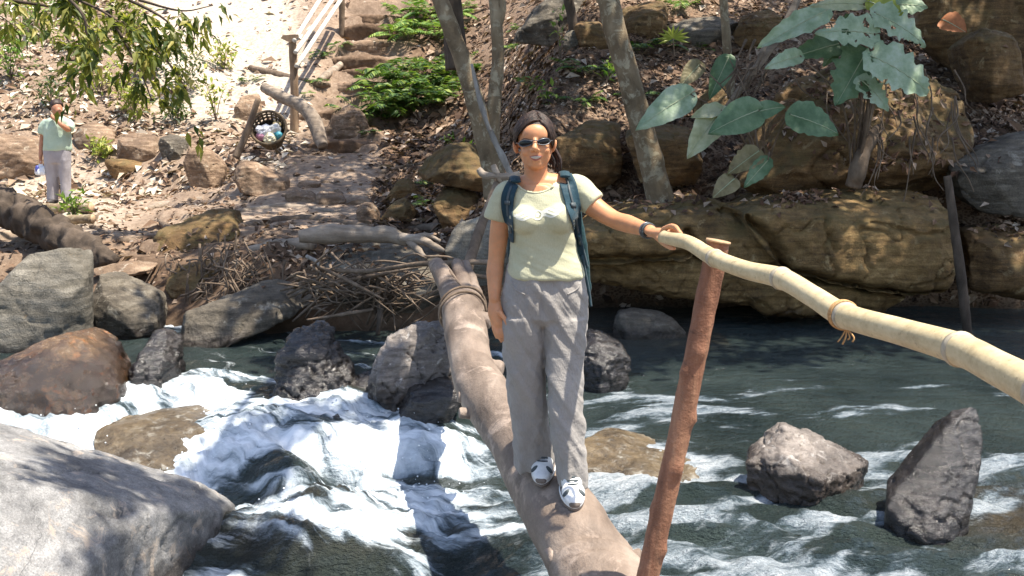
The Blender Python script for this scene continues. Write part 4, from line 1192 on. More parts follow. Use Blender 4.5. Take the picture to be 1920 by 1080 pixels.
for k in range(46):
    o_ = np.array([random.gauss(0, .012), random.gauss(0, .012), 0])
    pts = [W(1012, 255, .09) + o_, W(1030, 282, .085) + o_, W(1040, 300, .075) + o_ * .9, W(1042 + random.uniform(-2, 3), random.uniform(308, 324), .06) + o_ * .7]
    g.add(*tube(pts, [.007, .008, .007, .002], n=12, seg=6))
for k in range(16):
    s = random.uniform(-1, 1)
    g.add(*tube([W(968 + s, 250, .0), W(966 + s, 268, .01), W(968 + 1.5 * s, 286, .03)], [.004, .004, .001], n=8, seg=5))
g.obj('hair', HAIRM, woman)
# eyebrows
for A in (((977, 262), (984, 259.5), (994, 261.5)), ((1010, 260.5), (1019, 257.5), (1028, 258.5))):
    e = [front(btree, p, .0005) for p in catmull([W(*a) for a in A], 9)]
    Geo().add(*tube([q for q in e if q is not None], [.0010, .0018, .0008], n=12, seg=6)).obj('eyebrow', HAIRM, woman)
# sunglasses
sg = None
for cx, cy, s in ((986.5, 268.5, -1), (1018.5, 266, 1)):
    c = W(cx, cy, -.096)
    a = np.linspace(0, 2 * pi, 40, endpoint=False)
    ux = np.array([.0282, .0, .0026])
    rows = []
    for rr in np.linspace(0, 1, 8):
        e = c + rr * (np.cos(a)[:, None] * ux + np.sin(a)[:, None] * np.array([0, 0, .0122]) * (1 - .25 * np.cos(a) * -s)[:, None])
        dx = (e[:, 0] - W(1003.5, 266)[0])
        e[:, 1] += 7.5 * dx ** 2 - .002 * (1 - rr ** 2)
        rows.append(e)
    V = np.vstack(rows)
    i = np.arange(7)[:, None] * 40
    j = np.arange(40)[None]
    Ql = np.stack([i + j, i + (j + 1) % 40, i + 40 + (j + 1) % 40, i + 40 + j], -1).reshape(-1, 4)
    if sg is None:
        sg = Geo().add(V, Ql).obj('sunglasses', LENS, woman)
    else:
        Geo().add(V, Ql).obj('lens', LENS, sg)
    rim = np.vstack([rows[-1], rows[-1][:1]])
    Geo().add(*tube(rim, .0022, seg=6, res=False)).obj('rim', FRAME, sg)
    e0 = rows[-1][0 if s > 0 else 20]
    Geo().add(*tube([e0, e0 + np.array([s * .010, .03, .002]), W(1038 if s > 0 else 967, 266 if s > 0 else 269, .0)], .0022, n=12, seg=6)).obj('temple', FRAME, sg)
Geo().add(*tube([W(998, 265, -.103), W(1003.5, 263, -.106), W(1009, 264.5, -.103)], .0022, n=10, seg=6)).obj('bridge', FRAME, sg)
# wristwatch and bracelet
for px, py, dy, r, nm, mt in ((1212, 431.5, -.270, .0285, 'bracelet', FRAME), (1216, 433, -.285, .028, 'watch_strap', SGREY)):
    c = W(px, py, dy)
    e = W(1221, 434, -.30) - W(1178, 420, -.14)
    e /= np.linalg.norm(e)
    u = np.cross(e, [0, 0, 1.]); u /= np.linalg.norm(u)
    v = np.cross(u, e)
    a = np.linspace(0, 2 * pi, 30)
    o = Geo().add(*tube(c + r * (np.cos(a)[:, None] * u + np.sin(a)[:, None] * v), .0042, n=60, seg=8)).obj(nm, mt, woman)
b = ball(W(1213, 437, -.302), (.013, .007, .013), 12)
Geo().add(*b).obj('watch_case', LENS, woman)

# backpack
pack = thing('backpack', 'dark teal backpack worn on the back of the woman', 'backpack', W(1030, 540, .2))
g = Geo()
o1 = [(955, 352), (985, 338), (1060, 334), (1085, 350), (1097, 420), (1106, 480), (1113, 540), (1108, 560), (1060, 572), (975, 560), (950, 500), (949, 420)]
A = np.array([W(a, b, .135) for a, b in o1])
c = A.mean(0)
B = c + (A - c) * .85
B[:, 1] += .17
V, T_ = hull(np.vstack([A, B]))
g.add(V, T_)
V, Q = voxel(g, .012)
V = lap(V, Q, 6)
V = V + normals(V, Q) * (.006 * fbm(V * 9, 3, 4))[:, None]
Geo().add(V, Q).obj('bag', TEAL, pack)
STR = cloth_mat('strap_webbing', (.012, .034, .048), (.02, .052, .07), rough=.55)
for path, wd in (([(968, 336), (959, 348), (952, 368), (951, 390), (953, 410), (957, 430), (959, 452)], [11, 11.5, 12, 11, 9, 6, 4]),
                 ([(1058, 327), (1063, 340), (1068, 360), (1074, 385), (1079, 408), (1083, 430), (1087, 455), (1092, 482)], [14, 15, 15, 14, 11.5, 8, 5, 4])):
    c = catmull([(a, b, 0) for a, b in path], 40)
    ww = np.interp(np.linspace(0, 1, 40), np.linspace(0, 1, len(wd)), wd)
    rows = [[(x_ + q * w_, y_ - .15 * q * w_ * (1 if path[0][0] > 1000 else -1)) for q in (-1, -.8, -.3, .3, .8, 1)] for (x_, y_, _), w_ in zip(c, ww)]
    o = Geo().add(*patch(stree, rows, .006, .007)).obj('shoulder_strap', STR, pack)
    k = 15
    Geo().add(*patch(stree, [[(c[q][0] + e * 5, c[q][1]) for e in (-1, 0, 1)] for q in (k, k + 1, k + 2)], .015, .004)).obj('buckle', SGREY, o)
    Geo().add(*patch(stree, [[(c[q][0] + e * 2.2, c[q][1]) for e in (-1, 0, 1)] for q in range(2, 36, 2)], .0145, .0015)).obj('webbing', SGREY, o)
for a_, b_, c_ in (((967, 341, -.045), (964, 333, .03), (968, 346, .13)), ((1060, 331, -.045), (1057, 324, .03), (1052, 338, .13))):
    Geo().add(*tube([W(*a_), W((a_[0] + b_[0]) / 2, b_[1], -.01), W(*b_), W(*c_)], .022, n=20, seg=10, flat=.3)).obj('shoulder_strap', STR, pack)
for A in (([W(1092, 482, -.02), W(1097, 510, .06), W(1105, 552, .10), W(1108, 575, .1)]), ([W(1085, 440, -.03), W(1096, 480, .08), W(1101, 500, .12)])):
    Geo().add(*tube(A, .006, n=20, seg=6, flat=2)).obj('strap_tail', STR, pack)

# person on the far bank
YB = 16.6
def B_(px, py, dy=0.0): return P(px, py, YB + dy)
def Br(py, l, r, f, b, dy=0.0):
    a, c = B_(l, py, dy), B_(r, py, dy)
    return ((a + c) / 2, (c[0] - a[0]) / 2, f, b)
GS = cloth_mat('shirt_mint', (.36, .47, .37), (.44, .54, .44))
GT = cloth_mat('trousers_grey', (.30, .28, .30), (.36, .34, .36))
DARKS = plain('dark_shoe', (.03, .025, .025), .6)
far = thing('person', 'person in mint green shirt and grey trousers on the far bank', 'person', B_(110, 380))
g = Geo()
g.add(*ball(B_(107, 204), (.082, .10, .115), 16))
g.add(*ball(B_(110, 209, -.06), (.055, .045, .06), 12))
g.add(*ball(B_(112.5, 206, -.10), (.018, .02, .022), 8))
g.add(*tube([B_(107, 212), B_(107, 224, .02)], [.06, .065], n=5, seg=12, ends='round'))
g.add(*loft([Br(p, l, r, .12, .12) for p, l, r in ((222, 95, 122), (235, 90, 128), (270, 90, 128), (300, 88, 130))]))
for L in ([(98, 300), (98, 340), (98, 374)], [(120, 300), (122, 340), (124, 374)]):
    g.add(*tube([B_(*p) for p in L], [.09, .065, .05], n=12, seg=12, ends='round'))
g.add(*tube([B_(86, 230), B_(81, 252, .02), B_(78, 275, .0), B_(76, 294, -.05)], [.06, .05, .042, .032], n=14, seg=12, ends='round'))
g.add(*tube([B_(76, 294, -.05), B_(76, 303, -.06)], [.038, .034], n=4, seg=10, ends='round', flat=.6))
g.add(*tube([B_(129, 230), B_(129, 242, -.1), B_(118, 236, -.20), B_(103, 222, -.19)], [.06, .05, .042, .034], n=16, seg=12, ends='round'))
g.add(*tube([B_(103, 222, -.19), B_(98, 217, -.16)], [.04, .034], n=4, seg=10, ends='round', flat=.6))
for k in range(4):
    g.add(*tube([B_(100 - k * .6, 219 + 1.6 * k, -.19), B_(95.5 - .3 * k, 215 + 1.8 * k, -.15)], .011, n=4, seg=8, ends='round'))
    g.add(*tube([B_(74 + k * 1.5, 301, -.06), B_(74.5 + k * 1.3, 307, -.085)], .011, n=4, seg=8, ends='round'))
V, Q = voxel(g, .011)
V = lap(V, Q, 3)
Geo().add(V, Q).obj('body', skin_mat('skin_far', (.40, .19, .11)), far)
g = Geo()
g.add(*loft([Br(p, l, r, f, f) for p, l, r, f in ((219, 98, 120, .09), (225, 86, 130, .13), (240, 84, 132, .155), (260, 83, 133, .16), (278, 82, 134, .165), (283, 82, 134, .16))], 30))
g.add(*tube([B_(90, 228), B_(83, 238), B_(80, 252)], [.08, .085, .075], n=8, seg=16))
g.add(*tube([B_(125, 228), B_(131, 236, -.05), B_(129, 243, -.11)], [.08, .085, .075], n=8, seg=16))
V, Q = voxel(g, .014)
V = lap(V, Q, 4)
V = V + normals(V, Q) * (.014 * fbm(V * 7, 3, 4))[:, None]
Geo().add(V, Q).obj('shirt', GS, far)
g = Geo()
g.add(*loft([Br(p, l, r, f, f) for p, l, r, f in ((279, 83, 133, .15), (295, 84, 133, .15), (306, 85, 132, .14))], 24))
for rows in (((298, 84, 110, .13), (320, 86, 109, .11), (350, 88, 108, .10), (376, 89, 107, .10)), ((298, 107, 133, .13), (320, 111, 132, .11), (350, 114, 131, .10), (376, 115, 133, .10))):
    g.add(*loft([Br(p, l, r, f, f) for p, l, r, f in rows], 20))
V, Q = voxel(g, .014)
V = lap(V, Q, 4)
V = V + normals(V, Q) * (.016 * fbm(V * np.array([9, 9, 3]), 3, 14))[:, None]
Geo().add(V, Q).obj('trousers', GT, far)
g = Geo()
g.add(*ball(B_(105.5, 197, .025), (.092, .112, .098), 16))
for k in range(40):
    a = random.uniform(-2.6, 2.6)
    c = B_(105.5, 199, .02)
    g.add(*tube([c + np.array([.03 * sin(a), -.03 * cos(a), .09]), c + np.array([.085 * sin(a), -.09 * cos(a), .045]), c + np.array([.092 * sin(a), -.09 * cos(a) + .02, -.01])], [.012, .014, .006], n=6, seg=5))
V = np.vstack(g.V)
g.obj('hair', HAIRM, far)
for px, s in ((98, -1), (125, 1)):
    c = B_(px, 378.5, -.03)
    V, Q = ball(c, (.055, .14, .05), 12, rotm('Z', .25 * s))
    V[:, 2] = np.maximum(V[:, 2], c[2] - .03)
    Geo().add(V, Q).obj('shoe', DARKS, far)
bagm = plain('thin_plastic', (.62, .66, .74), .4, .3, 20)
g = Geo()
V, T_ = hull([B_(a, b, c) for a, b, c in ((75, 307, -.07), (78, 306, -.05), (66, 318, -.02), (84, 317, -.02), (67, 327, .05), (84, 327, .05), (67, 327, -.12), (84, 327, -.12), (84, 314, -.12), (68, 314, -.1))])
g.add(V, T_)
V, Q = voxel(g, .012)
V = lap(V, Q, 3)
V = V + normals(V, Q) * (.022 * ridge(V * 12, 3, 4))[:, None]
bag = thing('plastic_bag', 'white and blue plastic bag held by the person in green', 'bag', B_(75, 327))
Geo().add(V, Q).obj('sack', bagm, bag)
Geo().add(*ball(B_(70, 318, -.10), (.035, .03, .07), 10)).obj('blue_panel', plain('blue_plastic', (.06, .07, .30), .4), bag)
Geo().add(*tube([B_(73, 310, -.07), B_(76, 303, -.08), B_(79, 310, -.07)], .008, n=10, seg=6)).obj('handle', bagm, bag)
# ------------------------------------------------------------------ plants: helpers
def unit(v): return v / (np.linalg.norm(v, axis=-1, keepdims=True) + 1e-12)
def kites(c, d, nrm, L, Wd, fold=.25):
    """leaf blades of four triangles: base, two sides, tip, folded along the midrib"""
    d = unit(d)
    s = unit(np.cross(d, nrm))
    up = np.cross(s, d)
    L, Wd = np.asarray(L)[:, None] * np.ones((len(c), 1)), np.asarray(Wd)[:, None] * np.ones((len(c), 1))
    b = c
    m1 = c + d * L * .45
    l = c + d * L * .38 + s * Wd * .5 + up * Wd * fold
    r = c + d * L * .38 - s * Wd * .5 + up * Wd * fold
    t = c + d * L - up * L * .12
    V = np.stack([b, l, m1, r, t], 1).reshape(-1, 3)
    k = np.arange(len(c))[:, None] * 5
    Fq = np.concatenate([k + np.array([[0, 2, 1]]), k + np.array([[0, 3, 2]]), k + np.array([[1, 2, 4]]), k + np.array([[2, 3, 4]])])
    return V, Fq
def rdir(n):
    return unit(rng.normal(size=(n, 3)))
def frond(base, d, L, droop, n=13, wl=.22, up=(0, 0, 1)):
    d = unit(np.array(d, float))
    t = np.linspace(0, 1, n)
    pts = base + d * (t * L)[:, None] + np.array([0, 0, -1.0]) * (droop * L * t ** 2)[:, None]
    T = np.gradient(pts, axis=0)
    side = unit(np.cross(T, up))
    c, dd, ll = [], [], []
    for s in (-1, 1):
        c.append(pts[1:])
        dd.append(side[1:] * s + .55 * unit(T[1:]) + np.array([0, 0, -.25]))
        ll.append(L * wl * np.sin(pi * np.clip(.14 + .86 * (1 - t[1:]) ** .8, 0, 1)) + .01)
    c, dd, ll = np.vstack(c), np.vstack(dd), np.concatenate(ll)
    nr = np.tile([0, 0, 1.0], (len(c), 1)) + .3 * rng.normal(size=(len(c), 3))
    return kites(c, dd, nr, ll, ll * .34, .1), tube(pts, [.004, .0015], n=6, seg=4)

FERN = leaf_mat('fern_green', [(0, (.03, .07, .015)), (.4, (.07, .14, .025)), (.75, (.14, .23, .04)), (1, (.30, .36, .08))])
FRESH = leaf_mat('fresh_green', [(0, (.07, .15, .025)), (.5, (.15, .26, .045)), (1, (.34, .42, .10))])
DARKL = leaf_mat('tree_leaves', [(0, (.025, .05, .014)), (.5, (.055, .09, .022)), (.85, (.11, .14, .035)), (1, (.27, .26, .08))])
HANGL = leaf_mat('hanging_leaves', [(0, (.05, .085, .018)), (.4, (.14, .17, .035)), (.75, (.28, .28, .06)), (1, (.48, .42, .13))], trans=.5)
YELL = leaf_mat('yellow_green', [(0, (.14, .19, .03)), (.5, (.30, .35, .06)), (1, (.50, .46, .14))])
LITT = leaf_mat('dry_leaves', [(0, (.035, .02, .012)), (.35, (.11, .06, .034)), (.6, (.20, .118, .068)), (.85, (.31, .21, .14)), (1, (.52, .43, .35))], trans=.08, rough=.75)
LITP = leaf_mat('sunlit_pale_leaves', [(0, (.16, .095, .06)), (.25, (.36, .26, .18)), (.6, (.55, .46, .36)), (1, (.72, .66, .56))], trans=.08, rough=.7)  # paler copy of the dry leaves, strong sunlight put into the colour
LITR = leaf_mat('rust_leaves', [(0, (.05, .028, .018)), (.4, (.14, .07, .04)), (.75, (.24, .14, .085)), (1, (.46, .36, .28))], trans=.06, rough=.8)

def fern_clump(name, label, spots, L, nfr, mat=FERN, group='ferns and low plants', spread=.0, droop=.5, cat='fern', lean=(0, -.25, .5)):
    b0 = G(*spots[0])
    o = thing(name, label, cat, b0, group)
    gl, gs = Geo(), Geo()
    for sp in spots:
        b = G(*sp) - np.array([0, 0, .02])
        for k in range(nfr):
            a = random.uniform(0, 2 * pi)
            d = np.array([cos(a), sin(a), random.uniform(.25, .9)]) + np.array(lean)
            bb = b + np.array([random.gauss(0, spread), random.gauss(0, spread), 0])
            A, S = frond(bb, d, L * random.uniform(.6, 1.15), droop * random.uniform(.6, 1.3))
            gl.add(*A)
            gs.add(*S)
    gl.obj('fronds', mat, o, smooth=False)
    gs.obj('stems', STICK, o)
    return o
def shrub(name, label, px, py, h, w, n, mat, leaf=(.10, .05), group='ferns and low plants', cat='plant', base=None, stems=5):
    b = G(px, py) if base is None else np.array(base)
    o = thing(name, label, cat, b, group)
    gs, c, d = Geo(), [], []
    for k in range(stems):
        a = random.uniform(0, 2 * pi)
        r = random.uniform(.2, 1) * w * .5
        top = b + np.array([r * cos(a), r * sin(a), h * random.uniform(.55, 1)])
        p = catmull([b - np.array([0, 0, .03]), b * .6 + top * .4 + np.array([0, 0, h * .12]), top], 12)
        gs.add(*tube(p, [.010, .003], n=12, seg=5))
        m = max(2, n // stems)
        q = p[rng.integers(3, 12, m)] + rng.normal(size=(m, 3)) * w * .09
        c.append(q)
        d.append(rdir(m) + np.array([0, 0, .25]) + .6 * unit(q - b) * np.array([1, 1, .3]))
    c, d = np.vstack(c), np.vstack(d)
    s = rng.uniform(.6, 1.2, len(c))
    gl = Geo().add(*kites(c, d, np.tile([0, 0, 1.], (len(c), 1)) + .5 * rdir(len(c)), leaf[0] * s, leaf[1] * s))
    gl.obj('leaves', mat, o, smooth=False)
    gs.obj('stems', STICK, o)
    return o

# ------------------------------------------------------------------ trees
def crown(tree, blobs, n, size=.17, mat=DARKL, from_pt=None, limb=.06):
    c, d = [], []
    tot = sum(b[3] ** 2 for b in blobs)
    for (x_, y_, z_, r) in blobs:
        m = int(n * r * r / tot)
        k = max(3, int(r * 9))
        sub = np.array([x_, y_, z_]) + rdir(k) * (rng.uniform(.25, 1, (k, 1)) ** .5) * r * np.array([1, 1, .55])
        q = sub[rng.integers(0, k, m)] + rng.normal(size=(m, 3)) * r * .17
        c.append(q)
        d.append(rdir(m) + np.array([0, 0, -.3]))
        if from_pt is not None:
            f = np.array(from_pt)
            mid = (f + sub.mean(0)) / 2 + np.array([0, 0, .4])
            Geo().add(*tube([f, mid, sub.mean(0)], [limb, limb * .6, limb * .25], n=14, seg=8)).obj('limb', BARKM, tree)
            g = Geo()
            for e in sub:
                g.add(*tube([sub.mean(0), (sub.mean(0) + e) / 2 + rng.normal(size=3) * .1, e], [limb * .25, limb * .15, .006], n=6, seg=5))
            g.obj('branches', BARKM, tree)
    c, d = np.vstack(c), np.vstack(d)
    s = rng.uniform(.6, 1.25, len(c)) * size
    Geo().add(*kites(c, d, np.tile([0, 0, 1.], (len(c), 1)) + .7 * rdir(len(c)), s, s * .5)).obj('crown', mat, tree, smooth=False)
def stem(path, r, tree=None, name='trunk', mat=BARKM, n=60, seg=18, amp=.012, fr=6, grow=None):
    pts = [np.array(p) if len(p) == 4 else P(*p) for p in path]
    pts = [p[:3] for p in pts]
    if grow is not None: pts = pts + [np.array(g_) for g_ in grow]
    V, Fs = tube(pts, r, n=n, seg=seg, amp=amp, freq=fr)
    return Geo().add(V, Fs).obj(name, mat, tree), pts

t1 = thing('forked_tree', 'slender mottled tree forking in two just left of the woman', 'tree', P(928, 350, 10.7))
_, pa = stem([(930, 372, 10.7), (924, 320, 10.7), (912, 270, 10.7), (893, 200, 10.7), (866, 110, 10.7), (838, 35, 10.7), (815, -40, 10.7)], [.13, .115, .105, .098, .092, .085, .08, .07, .05], t1, grow=[(-1.0, 10.4, 4.6), (-.7, 10.2, 6.3)])
_, pb_ = stem([(922, 320, 10.72), (922, 270, 10.72), (926, 200, 10.75), (933, 120, 10.8), (931, 40, 10.8), (926, -40, 10.8)], [.08, .082, .075, .068, .062, .058, .05, .04], t1, grow=[(-.1, 10.6, 4.8), (.3, 10.2, 6.3)])
stem([(932, 60, 10.8), (942, 20, 10.8), (948, -40, 10.8)], [.04, .04, .035, .03], t1, 'limb', n=20, grow=[(.3, 10.8, 4.6)])
crown(t1, [(.6, 10.2, 7.2, 1.2), (-.3, 9.5, 7.0, 1.0), (1.4, 11.3, 7.4, 1.2), (0.2, 12.0, 7.4, 1.1), (-1.0, 11.4, 7.2, 1.1), (1.8, 12.6, 7.6, 1.1)], 9500, from_pt=(.3, 10.2, 6.3))  # crown above the view, thickened to shade the middle bank
t2 = thing('leaning_tree', 'lichen mottled tree leaning left above the brown overhang', 'tree', P(1225, 335, 10.5))
_, pc = stem([(1240, 385, 10.5), (1224, 315, 10.5), (1206, 245, 10.5), (1184, 165, 10.5), (1160, 80, 10.5), (1140, 0, 10.5), (1130, -40, 10.5)], [.14, .125, .118, .115, .112, .108, .10, .09, .07], t2, grow=[(.75, 9.8, 4.8), (.6, 8.6, 6.3)])
crown(t2, [(1.3, 7.6, 6.9, .8), (1.1, 5.8, 6.9, .6), (2.2, 9.3, 7.2, 1.2), (3.0, 8.2, 7.4, 1.1), (.5, 4.3, 6.7, .7), (1.5, 6.8, 6.9, .7)], 9000, from_pt=(.6, 8.6, 6.3))  # unseen leaf clusters added over the stream to shade rapids and boulder
t3 = thing('thin_tree', 'thin mottled sapling trunk above the large leaves', 'tree', P(1368, 170, 12.0))
stem([(1372, 185, 12.0), (1366, 130, 12.0), (1362, 70, 12.0), (1356, 0, 12.0), (1354, -40, 12.0)], [.055, .052, .05, .05, .048, .045, .04], t3, n=40, grow=[(2.7, 11.6, 5.0), (3.4, 11.0, 6.4)])
crown(t3, [(4.2, 10.2, 7.0, 1.3), (5.6, 9.4, 7.3, 1.4), (3.6, 11.6, 7.3, 1.2), (6.6, 10.6, 7.6, 1.4), (5.2, 11.6, 7.4, 1.2), (4.4, 8.6, 7.0, 1.1), (7.2, 8.8, 7.4, 1.2), (4.8, 13.2, 8.4, 1.3), (6.8, 12.6, 8.4, 1.3), (8.2, 12.2, 8.6, 1.5), (7.6, 13.8, 9.2, 1.4), (8.8, 10.6, 8.4, 1.4), (6.2, 14.4, 9.4, 1.3)], 31000, from_pt=(3.4, 11.0, 6.4))  # unseen wide canopy hung on this sapling to shade the right bank
t4 = thing('dark_tree', 'dark trunk at the top right behind the forked tree', 'tree', P(848, 115, 14.5))
stem([(858, 130, 14.5), (852, 70, 14.5), (846, 0, 14.5), (843, -40, 14.5)], [.17, .15, .14, .13, .11, .08], t4, mat=BARKD, grow=[(-.8, 14.3, 5.2), (-.6, 14.0, 7.4)])
crown(t4, [(-.2, 13.6, 8.2, 1.2), (-1.2, 14.6, 8.4, 1.2), (.8, 14.6, 8.5, 1.2), (0, 16, 8.8, 1.3), (1.3, 16.4, 9.0, 1.3), (-1, 17.4, 9.2, 1.3), (.6, 18.4, 9.6, 1.3), (2.2, 18.2, 9.8, 1.3)], 11500, from_pt=(-.6, 14.0, 7.4))  # unseen clusters added further back to shade trail and far bank
t5 = thing('dark_sapling', 'thin black sapling beside the grey rocks at the top', 'tree', P(1072, 60, 14.6))
stem([(1076, 62, 14.6), (1072, 30, 14.6), (1066, 0, 14.6), (1066, -40, 14.6)], [.06, .07, .065, .06, .05, .03], t5, mat=BARKD, n=30, grow=[(.9, 14.6, 5.0), (1.2, 14.4, 7.2)])
crown(t5, [(1.6, 14.2, 7.9, 1.1), (2.6, 13.8, 8.1, 1.1)], 2600, from_pt=(1.2, 14.4, 7.2))
t6 = thing('leafy_tree', 'tree with dark leaves hanging into the upper left corner', 'tree', (-6.6, 12.6, H(np.array([-6.6]), np.array([12.6]))[0]))
stem([(-6.6, 12.6, .3, 0), (-6.5, 12.6, 2.0, 0), (-6.2, 12.5, 3.8, 0), (-5.6, 12.4, 5.0, 0)], [.16, .14, .12, .08], t6)
gl_c, gl_d = [], []
def hang(pts, r0, dens, leafL=.17):
    p = catmull([P(*q) for q in pts], 26)
    Geo().add(*tube(p, [r0, r0 * .6, .005], n=26, seg=6)).obj('branch', BARKD, t6)
    for k in range(dens):
        b = p[random.randrange(4, 26)]
        tip = b + np.array([random.gauss(0, .22), random.gauss(0, .2), random.uniform(-.5, .12)])
        m = random.randint(7, 13)
        s = np.linspace(.2, 1, m)[:, None]
        gl_c.append(b + (tip - b) * s + rng.normal(size=(m, 3)) * .03)
        gl_d.append(unit(tip - b) + rng.normal(size=(m, 3)) * .55 + np.array([0, 0, -.35]))
hang([(-96, -60, 12.4), (60, -30, 12.2), (190, 20, 12.2), (270, 80, 12.2)], .03, 24)
hang([(-96, -30, 12.6), (20, 0, 12.6), (120, 20, 12.6), (200, 75, 12.6)], .03, 15)
hang([(100, -60, 12.4), (220, -10, 12.3), (300, 30, 12.3), (330, 60, 12.3)], .03, 15)
hang([(60, -60, 12.0), (150, 20, 12.0), (165, 80, 12.0), (190, 120, 12.0)], .025, 14)
hang([(200, 20, 12.3), (240, 90, 12.3), (270, 150, 12.3), (285, 190, 12.3)], .02, 10)
hang([(230, 40, 12.6), (300, 100, 12.6), (345, 160, 12.6), (360, 215, 12.6)], .018, 9)
hang([(260, 0, 12.8), (340, 20, 12.8), (400, 10, 12.8)], .018, 9)
hang([(120, 60, 12.9), (150, 120, 12.9), (175, 165, 12.9)], .015, 7)
hang([(-100, 0, 13.5), (-20, 20, 13.5), (30, 50, 13.5)], .02, 14)
gl_c, gl_d = np.vstack(gl_c), np.vstack(gl_d)
s_ = rng.uniform(.6, 1.2, len(gl_c))
Geo().add(*kites(gl_c, gl_d, np.tile([0, 0, 1.], (len(gl_c), 1)) + .6 * rdir(len(gl_c)), .19 * s_, .068 * s_)).obj('crown', HANGL, t6, smooth=False)

# ------------------------------------------------------------------ ferns, shrubs, saplings
random.seed(11)
fern_clump('fern_bush', 'dense fern bush overhanging the right side of the trail', [(700, 215), (725, 190), (750, 200), (780, 175), (810, 170), (760, 150), (730, 160), (800, 140), (835, 150), (715, 180), (780, 205), (745, 225), (835, 190), (860, 150), (820, 205), (700, 240)], 1.0, 15, spread=.2, droop=.55, lean=(0, -.35, 1.5), group='fern bushes')
fern_clump('fern_bush', 'upper fern bush beside the dark trunk at the top', [(760, 75), (785, 55), (810, 60), (800, 30), (830, 40), (775, 35), (845, 75)], 1.0, 14, spread=.25, droop=.5, mat=FRESH, group='fern bushes')
for px, py, L, n, mt, lb in ((610, 105, .5, 9, FERN, 'small fern between the rails and upper trail steps'), (632, 88, .45, 8, FERN, 'tiny fern at the foot of the upper rail post'), (598, 155, .4, 8, FERN, 'small fern on the trail right of the post'), (565, 178, .35, 7, FRESH, 'little fern right beside the trail post'),
                             (470, 155, .45, 8, FERN, 'small fern left of the trail post on the root bank'), (965, 95, .6, 10, FERN, 'fern right of the forked tree at the top'), (985, 60, .5, 9, FERN, 'fern below the broad grey rock'),
                             (1000, 165, .45, 8, FRESH, 'pale fern above the head of the woman'), (1090, 140, .55, 10, FERN, 'fern left of the leaning tree'), (1090, 195, .45, 8, FERN, 'low fern left of the leaning tree foot'), (1195, 100, .6, 11, FERN, 'fern right of the leaning tree'),
                             (1245, 90, .4, 7, FERN, 'fern below the fan palm leaf'), (1310, 95, .5, 8, FERN, 'fern right of the fan palm leaf'), (1200, 190, .5, 8, FERN, 'fern beside the leaning tree above the outcrop'), (790, 345, .35, 7, FERN, 'small fern between the stones by the lower trail'),
                             (800, 390, .4, 8, FRESH, 'bright green plant beside the squarish stone'), (690, 250, .35, 7, FERN, 'little fern below the dense fern bush'), (870, 15, .6, 10, FRESH, 'yellowish fern at the top right of dark trunk'), (1430, 60, .5, 7, FERN, 'fern above the fallen branch'), (1285, 15, .6, 9, FRESH, 'bright fern at the top edge above long dark slab')):
    fern_clump('fern', lb, [(px, py)], L, n, mt, spread=.04)
for px, py, h, w, n, mt, lb in ((405, 225, 1.0, .8, 90, YELL, 'yellow green sapling beside the litter basket'), (350, 175, .9, 1.6, 320, DARKL, 'dark leaved shrub on the sunny slope left of trail'), (290, 150, 1.0, 1.6, 320, DARKL, 'leafy shrub below the hanging branches'), (250, 215, .7, 1.4, 220, YELL, 'yellowish shrub behind the person in green'),
                                (420, 130, .6, 1.4, 180, YELL, 'low dry shrub near the top of sunny slope'), (185, 175, .8, 1.2, 160, YELL, 'pale shrub on the slope above the far person'), (20, 150, 1.2, 1.6, 260, FRESH, 'green bush at the upper left edge'), (190, 298, .4, .7, 110, YELL, 'yellow weed beside the pale topped ledge stone'), (140, 412, .35, .5, 60, FRESH, 'green weed between the cut logs'),
                                (95, 205, .9, 1.3, 150, DARKL, 'shrub right behind the head of the far person'), (330, 235, .6, 1.2, 170, DARKL, 'shrub above the dark split stone'), (150, 90, 1.0, 2.2, 240, YELL, 'sunlit bush high on the left slope'), (40, 60, 1.3, 2.4, 320, FRESH, 'sunlit green bush in the upper left corner'), (260, 60, .8, 2.0, 200, YELL, 'dry yellow bush behind the hanging leaves')):
    shrub('shrub', lb, px, py, h, w, n, mt, leaf=(.15, .065))
for px, py, h, w, n, lb in ((1050, 120, .7, .35, 18, 'thin seedling beside the small upright stone'), (880, 300, .3, .4, 40, 'leafy seedling on the forked tree ledge'), (1740, 340, .35, .3, 14, 'pale leaved seedling at the top of leaning stick'), (840, 275, .25, .3, 26, 'small green seedling left of the forked tree'), (1135, 165, .4, .5, 40, 'seedlings between the trees on leaf litter'), (1020, 200, .3, .4, 30, 'seedling tuft on the litter above the outcrop')):
    shrub('seedling', lb, px, py, h, w, n, FRESH, leaf=(.12, .05), stems=3, cat='plant')

